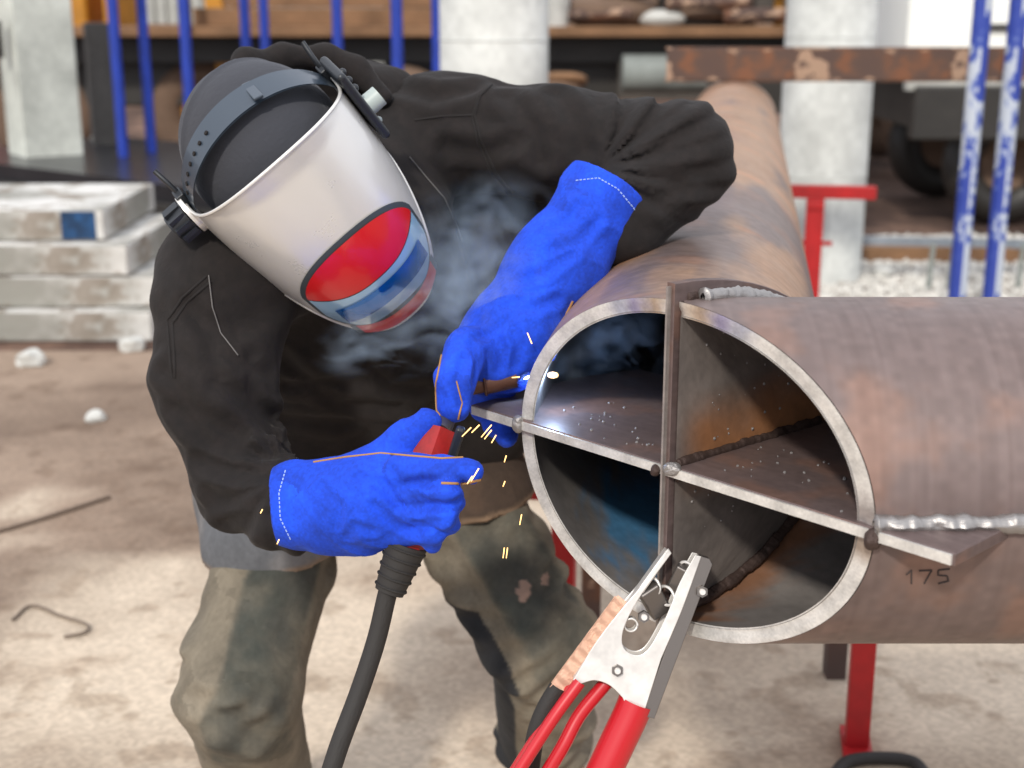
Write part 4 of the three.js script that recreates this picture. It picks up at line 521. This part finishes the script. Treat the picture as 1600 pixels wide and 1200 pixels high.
{ // the arc and its light, sparks
  for (const [nm, p, col, e, I, lc, lab] of [['welding_arc', arcAt, [.7, .85, 1], 8, .09, [.34, .58, 1], 'blue white arc at the torch tip against the outside of the pipe'], ['glowing_gap', gapAt, [1, .58, .2], 3.2, .04, [.45, .65, 1], 'orange glowing burn through spot inside the pipe wall']]) {
    const a = solo(nm, blob(.0048, 9).scale(1.5, .85, 1), std({ color: 0xffffff, emissive: new THREE.Color(...col), emissiveIntensity: e }), lab, 'arc'); a.position.copy(p);
    const l = new THREE.PointLight(new THREE.Color(...lc), I, 0, 2); l.position.copy(p); l.castShadow = true; l.shadow.radius = .3; scene.add(l);
  }
  const m = std({ color: 0xffc070, emissive: new THREE.Color(1, .62, .22), emissiveIntensity: 2.2, roughness: .6 });
  for (const [u, v, w, x, F] of [[722, 682, 736, 668, 1.6], [737, 676, 749, 664, 1.6], [752, 683, 768, 664, 1.62], [757, 686, 768, 672, 1.62], [768, 692, 775, 680, 1.62], [736, 752, 748, 732, 1.55], [730, 756, 738, 744, 1.55], [788, 722, 791, 712, 1.62], [786, 760, 789, 752, 1.62], [812, 820, 815, 804, 1.62], [786, 872, 788, 856, 1.62], [791, 872, 793, 856, 1.62], [407, 802, 410, 796, 1.55], [433, 850, 436, 843, 1.55], [824, 520, 831, 537, 1.74], [800, 590, 812, 589, 1.72]]) { const o = solo('spark', cyl(V(0, 0, 0), P(w, x, F).sub(P(u, v, F)), .0006, .0008, 6), m, 'tiny glowing orange spark flying off below the torch', 'spark', 'sparks from the weld'); o.position.copy(P(u, v, F)); }
}
{ // smoke: soft drifting veils of fume
  const sm = tex(256, (u, v) => { const r = Math.hypot(u - .5, v - .5) * 2, w = tf(u + .12 * tn(u, v, 5, 301), v + .12 * tn(u, v, 5, 302), 4, 300, 3); return clamp((w - .33) * 2.0) * sstep(1, .25, r); }, false); sm.wrapS = sm.wrapT = THREE.ClampToEdgeWrapping;
  const mat = std({ color: 0xb4c9e2, roughness: 1, alphaMap: sm, transparent: true, opacity: .27, side: THREE.DoubleSide, depthWrite: false });
  const veil = (u, v, F, w, h, rz, sd) => { const c = P(u, v, F); return sheet((s, t) => { const x = (s - .5) * w, y = (t - .5) * h, a = Math.cos(rz), b = Math.sin(rz); return V(c.x + x * a - y * b, c.y + x * b + y * a, c.z + .05 * (fbm(s * 3, t * 3, sd, 3) - .5) + (s - .5) * .03); }, 18, 18); };
  solo('smoke', [veil(745, 420, 1.84, .22, .26, .4, 1), veil(790, 350, 1.9, .2, .16, -.3, 2), veil(725, 450, 1.78, .16, .22, .9, 3), veil(690, 490, 1.75, .2, .14, .2, 4), veil(770, 470, 1.80, .14, .2, -.5, 5), veil(600, 545, 1.72, .22, .1, .1, 6), veil(760, 400, 1.95, .24, .3, 1.3, 7), veil(735, 380, 1.88, .16, .24, 2.2, 8), veil(700, 530, 1.8, .2, .12, 2.9, 9)], mat, 'bluish welding smoke curling up between helmet and raised glove', 'smoke', null, 'stuff');
  solo('smoke', [veil(930, 540, 1.72, .16, .12, .2, 11), veil(990, 530, 1.8, .16, .14, -.4, 12), veil(960, 560, 1.95, .2, .14, .6, 13)], mat, 'bluish welding smoke hanging inside the open pipe', 'smoke', null, 'stuff');
}

// ---------------------------------------------------------------- earth clamp on the upright plate
{
  const F0 = 1.475, c0 = P(1000, 1000, F0), ey = V(0, cT, -sT), ez = V(0, sT, cT), depth = F0 * cT + (CAMH - c0.y) * sT, pm = FPX / depth;
  const t = thing('earth_clamp', 'steel earth clamp with red handles biting the upright plate', 'clamp', c0);
  const K = (u, v, z = 0) => V(c0.x + (u - 1000) / pm, c0.y, c0.z).addScaledVector(ey, (1000 - v) / pm).addScaledVector(ez, z);
  const bas = new THREE.Matrix4().makeBasis(V(1, 0, 0), ey, ez).setPosition(c0), plate = (pts, z, th, bev = .0008) => { const s = new THREE.Shape(); pts.forEach(([u, v], i) => s[i ? 'lineTo' : 'moveTo']((u - 1000) / pm, (1000 - v) / pm)); const g = new THREE.ExtrudeGeometry(s, { depth: th, bevelEnabled: true, bevelSize: bev, bevelThickness: bev, bevelSegments: 2, curveSegments: 6 }); g.translate(0, 0, z); g.applyMatrix4(bas); return g; };
  const curve = (pts) => new THREE.SplineCurve(pts.map(p => new THREE.Vector2(...p))).getPoints(pts.length * 5).map(p => [p.x, p.y]);
  const face = [...curve([[1041, 858], [1010, 905], [975, 950], [930, 1000], [898, 1058]]), ...curve([[912, 1062], [930, 1058], [955, 1068], [975, 1090]]), [977, 1098], [1000, 1116], ...curve([[1028, 1020], [1060, 945], [1090, 868]]), [1102, 866], ...curve([[1076, 925], [1040, 985], [1012, 1018], [990, 1022], [972, 1010], [970, 985], [990, 945], [1018, 900], [1044, 862]]).map(p => p)];
  // front cheek: left jaw, bridge and right jaw in one stamped outline
  const left = [...curve([[1042, 856], [1008, 905], [970, 950], [930, 1002], [896, 1058]]), ...curve([[905, 1064], [928, 1058], [952, 1066], [972, 1085]]), [978, 1098], [1002, 1114], ...curve([[1030, 1025], [1062, 950], [1092, 868]]), ...curve([[1084, 866], [1060, 910], [1040, 960], [1014, 1008], [996, 1021], [976, 1014], [969, 996], [976, 968], [1000, 925], [1046, 862]])];
  part(t, 'front_cheek', plate(left, .012, .0018), M.steel); part(t, 'back_cheek', plate(left, -.014, .0018), M.steel);
  part(t, 'jaw_flange', plate([[1092, 868], [1106, 872], [1110, 880], [1020, 1118], [1002, 1114]], -.012, .024), M.steelDark).userData.label = 'folded flange of the right jaw';  // right flange given the darker steel: its shade is put into the colour
  part(t, 'jaw_flange', plate([[1040, 858], [1046, 862], [905, 1062], [897, 1058]], -.012, .024), M.steel);
  for (const [u, v] of [[1094, 921], [963, 1043], [1004, 960]]) { const b = part(t, 'bolt', cyl(K(u, v, .012), K(u, v, .019), .0075, .007, 6), M.steelDark); part(b, 'bolt_end', cyl(K(u, v, .019), K(u, v, .022), .004, .0035, 12), M.steel); }
  for (const [u, v] of [[1018, 915], [1072, 892], [1040, 930]]) part(t, 'contact_ring', new THREE.TorusGeometry(.011, .0018, 8, 24).applyMatrix4(new THREE.Matrix4().makeBasis(V(.8, 0, .6), ey, V(-.6, 0, .8))).translate(...K(u, v, .004).toArray()), M.steel);
  part(t, 'contact_block', box(.026, .04, .018, K(1022, 938, 0), 0, .3, .5, .003), M.steelDark); part(t, 'contact_block', box(.02, .036, .018, K(1062, 905, -.002), 0, -.3, -.4, .003), M.steelDark);
  const sp = []; for (let i = 0; i <= 60; i++) { const a = i / 60 * 6.283 * 4; sp.push(K(985 + Math.cos(a) * 10, 975 + Math.sin(a) * 10, -.01 + i / 60 * .02)); } part(t, 'spring', tube(sp, .0014, 160, 6), M.steel);
  // handles
  for (const [z, nm] of [[.012, 0], [-.012, 1]]) part(t, 'grip', tube([K(905, 1062, z), K(870, 1108, z + .004), K(835, 1160, z + .006), K(790, 1230, z + .008)], .0075, 40, 10), M.grip);
  part(t, 'grip', tube([K(948, 1068, -.006), K(905, 1120, -.004), K(880, 1165, 0), K(840, 1232, 0)], .0085, 40, 10), M.grip);
  part(t, 'grip', tube([K(994, 1096, 0), K(985, 1118, 0), K(965, 1160, 0), K(930, 1235, 0)], .0215, 40, 18), M.grip).userData.label = 'thick red handle grip';
  part(t, 'copper_braid', sheet((s, q) => K(lerp(975, 868, s) + (q - .5) * 18, lerp(938, 1082, s) + (q - .5) * 14, -.006 + .0012 * Math.sin(s * 60) + .004 * (fbm(s * 9, q * 2, 3, 3) - .5)), 40, 4), M.copper); part(t, 'braid_back', sheet((s, q) => K(lerp(972, 866, s) + (q - .5) * 20, lerp(940, 1084, s) + (q - .5) * 14, -.011), 30, 2), M.copper);
  part(t, 'cable', tube([K(873, 1076, -.012), K(852, 1112, -.012), K(838, 1150, -.014), K(826, 1240, -.03)], .011, 40, 14), M.rubber);
}
renderer.render(scene, camera);
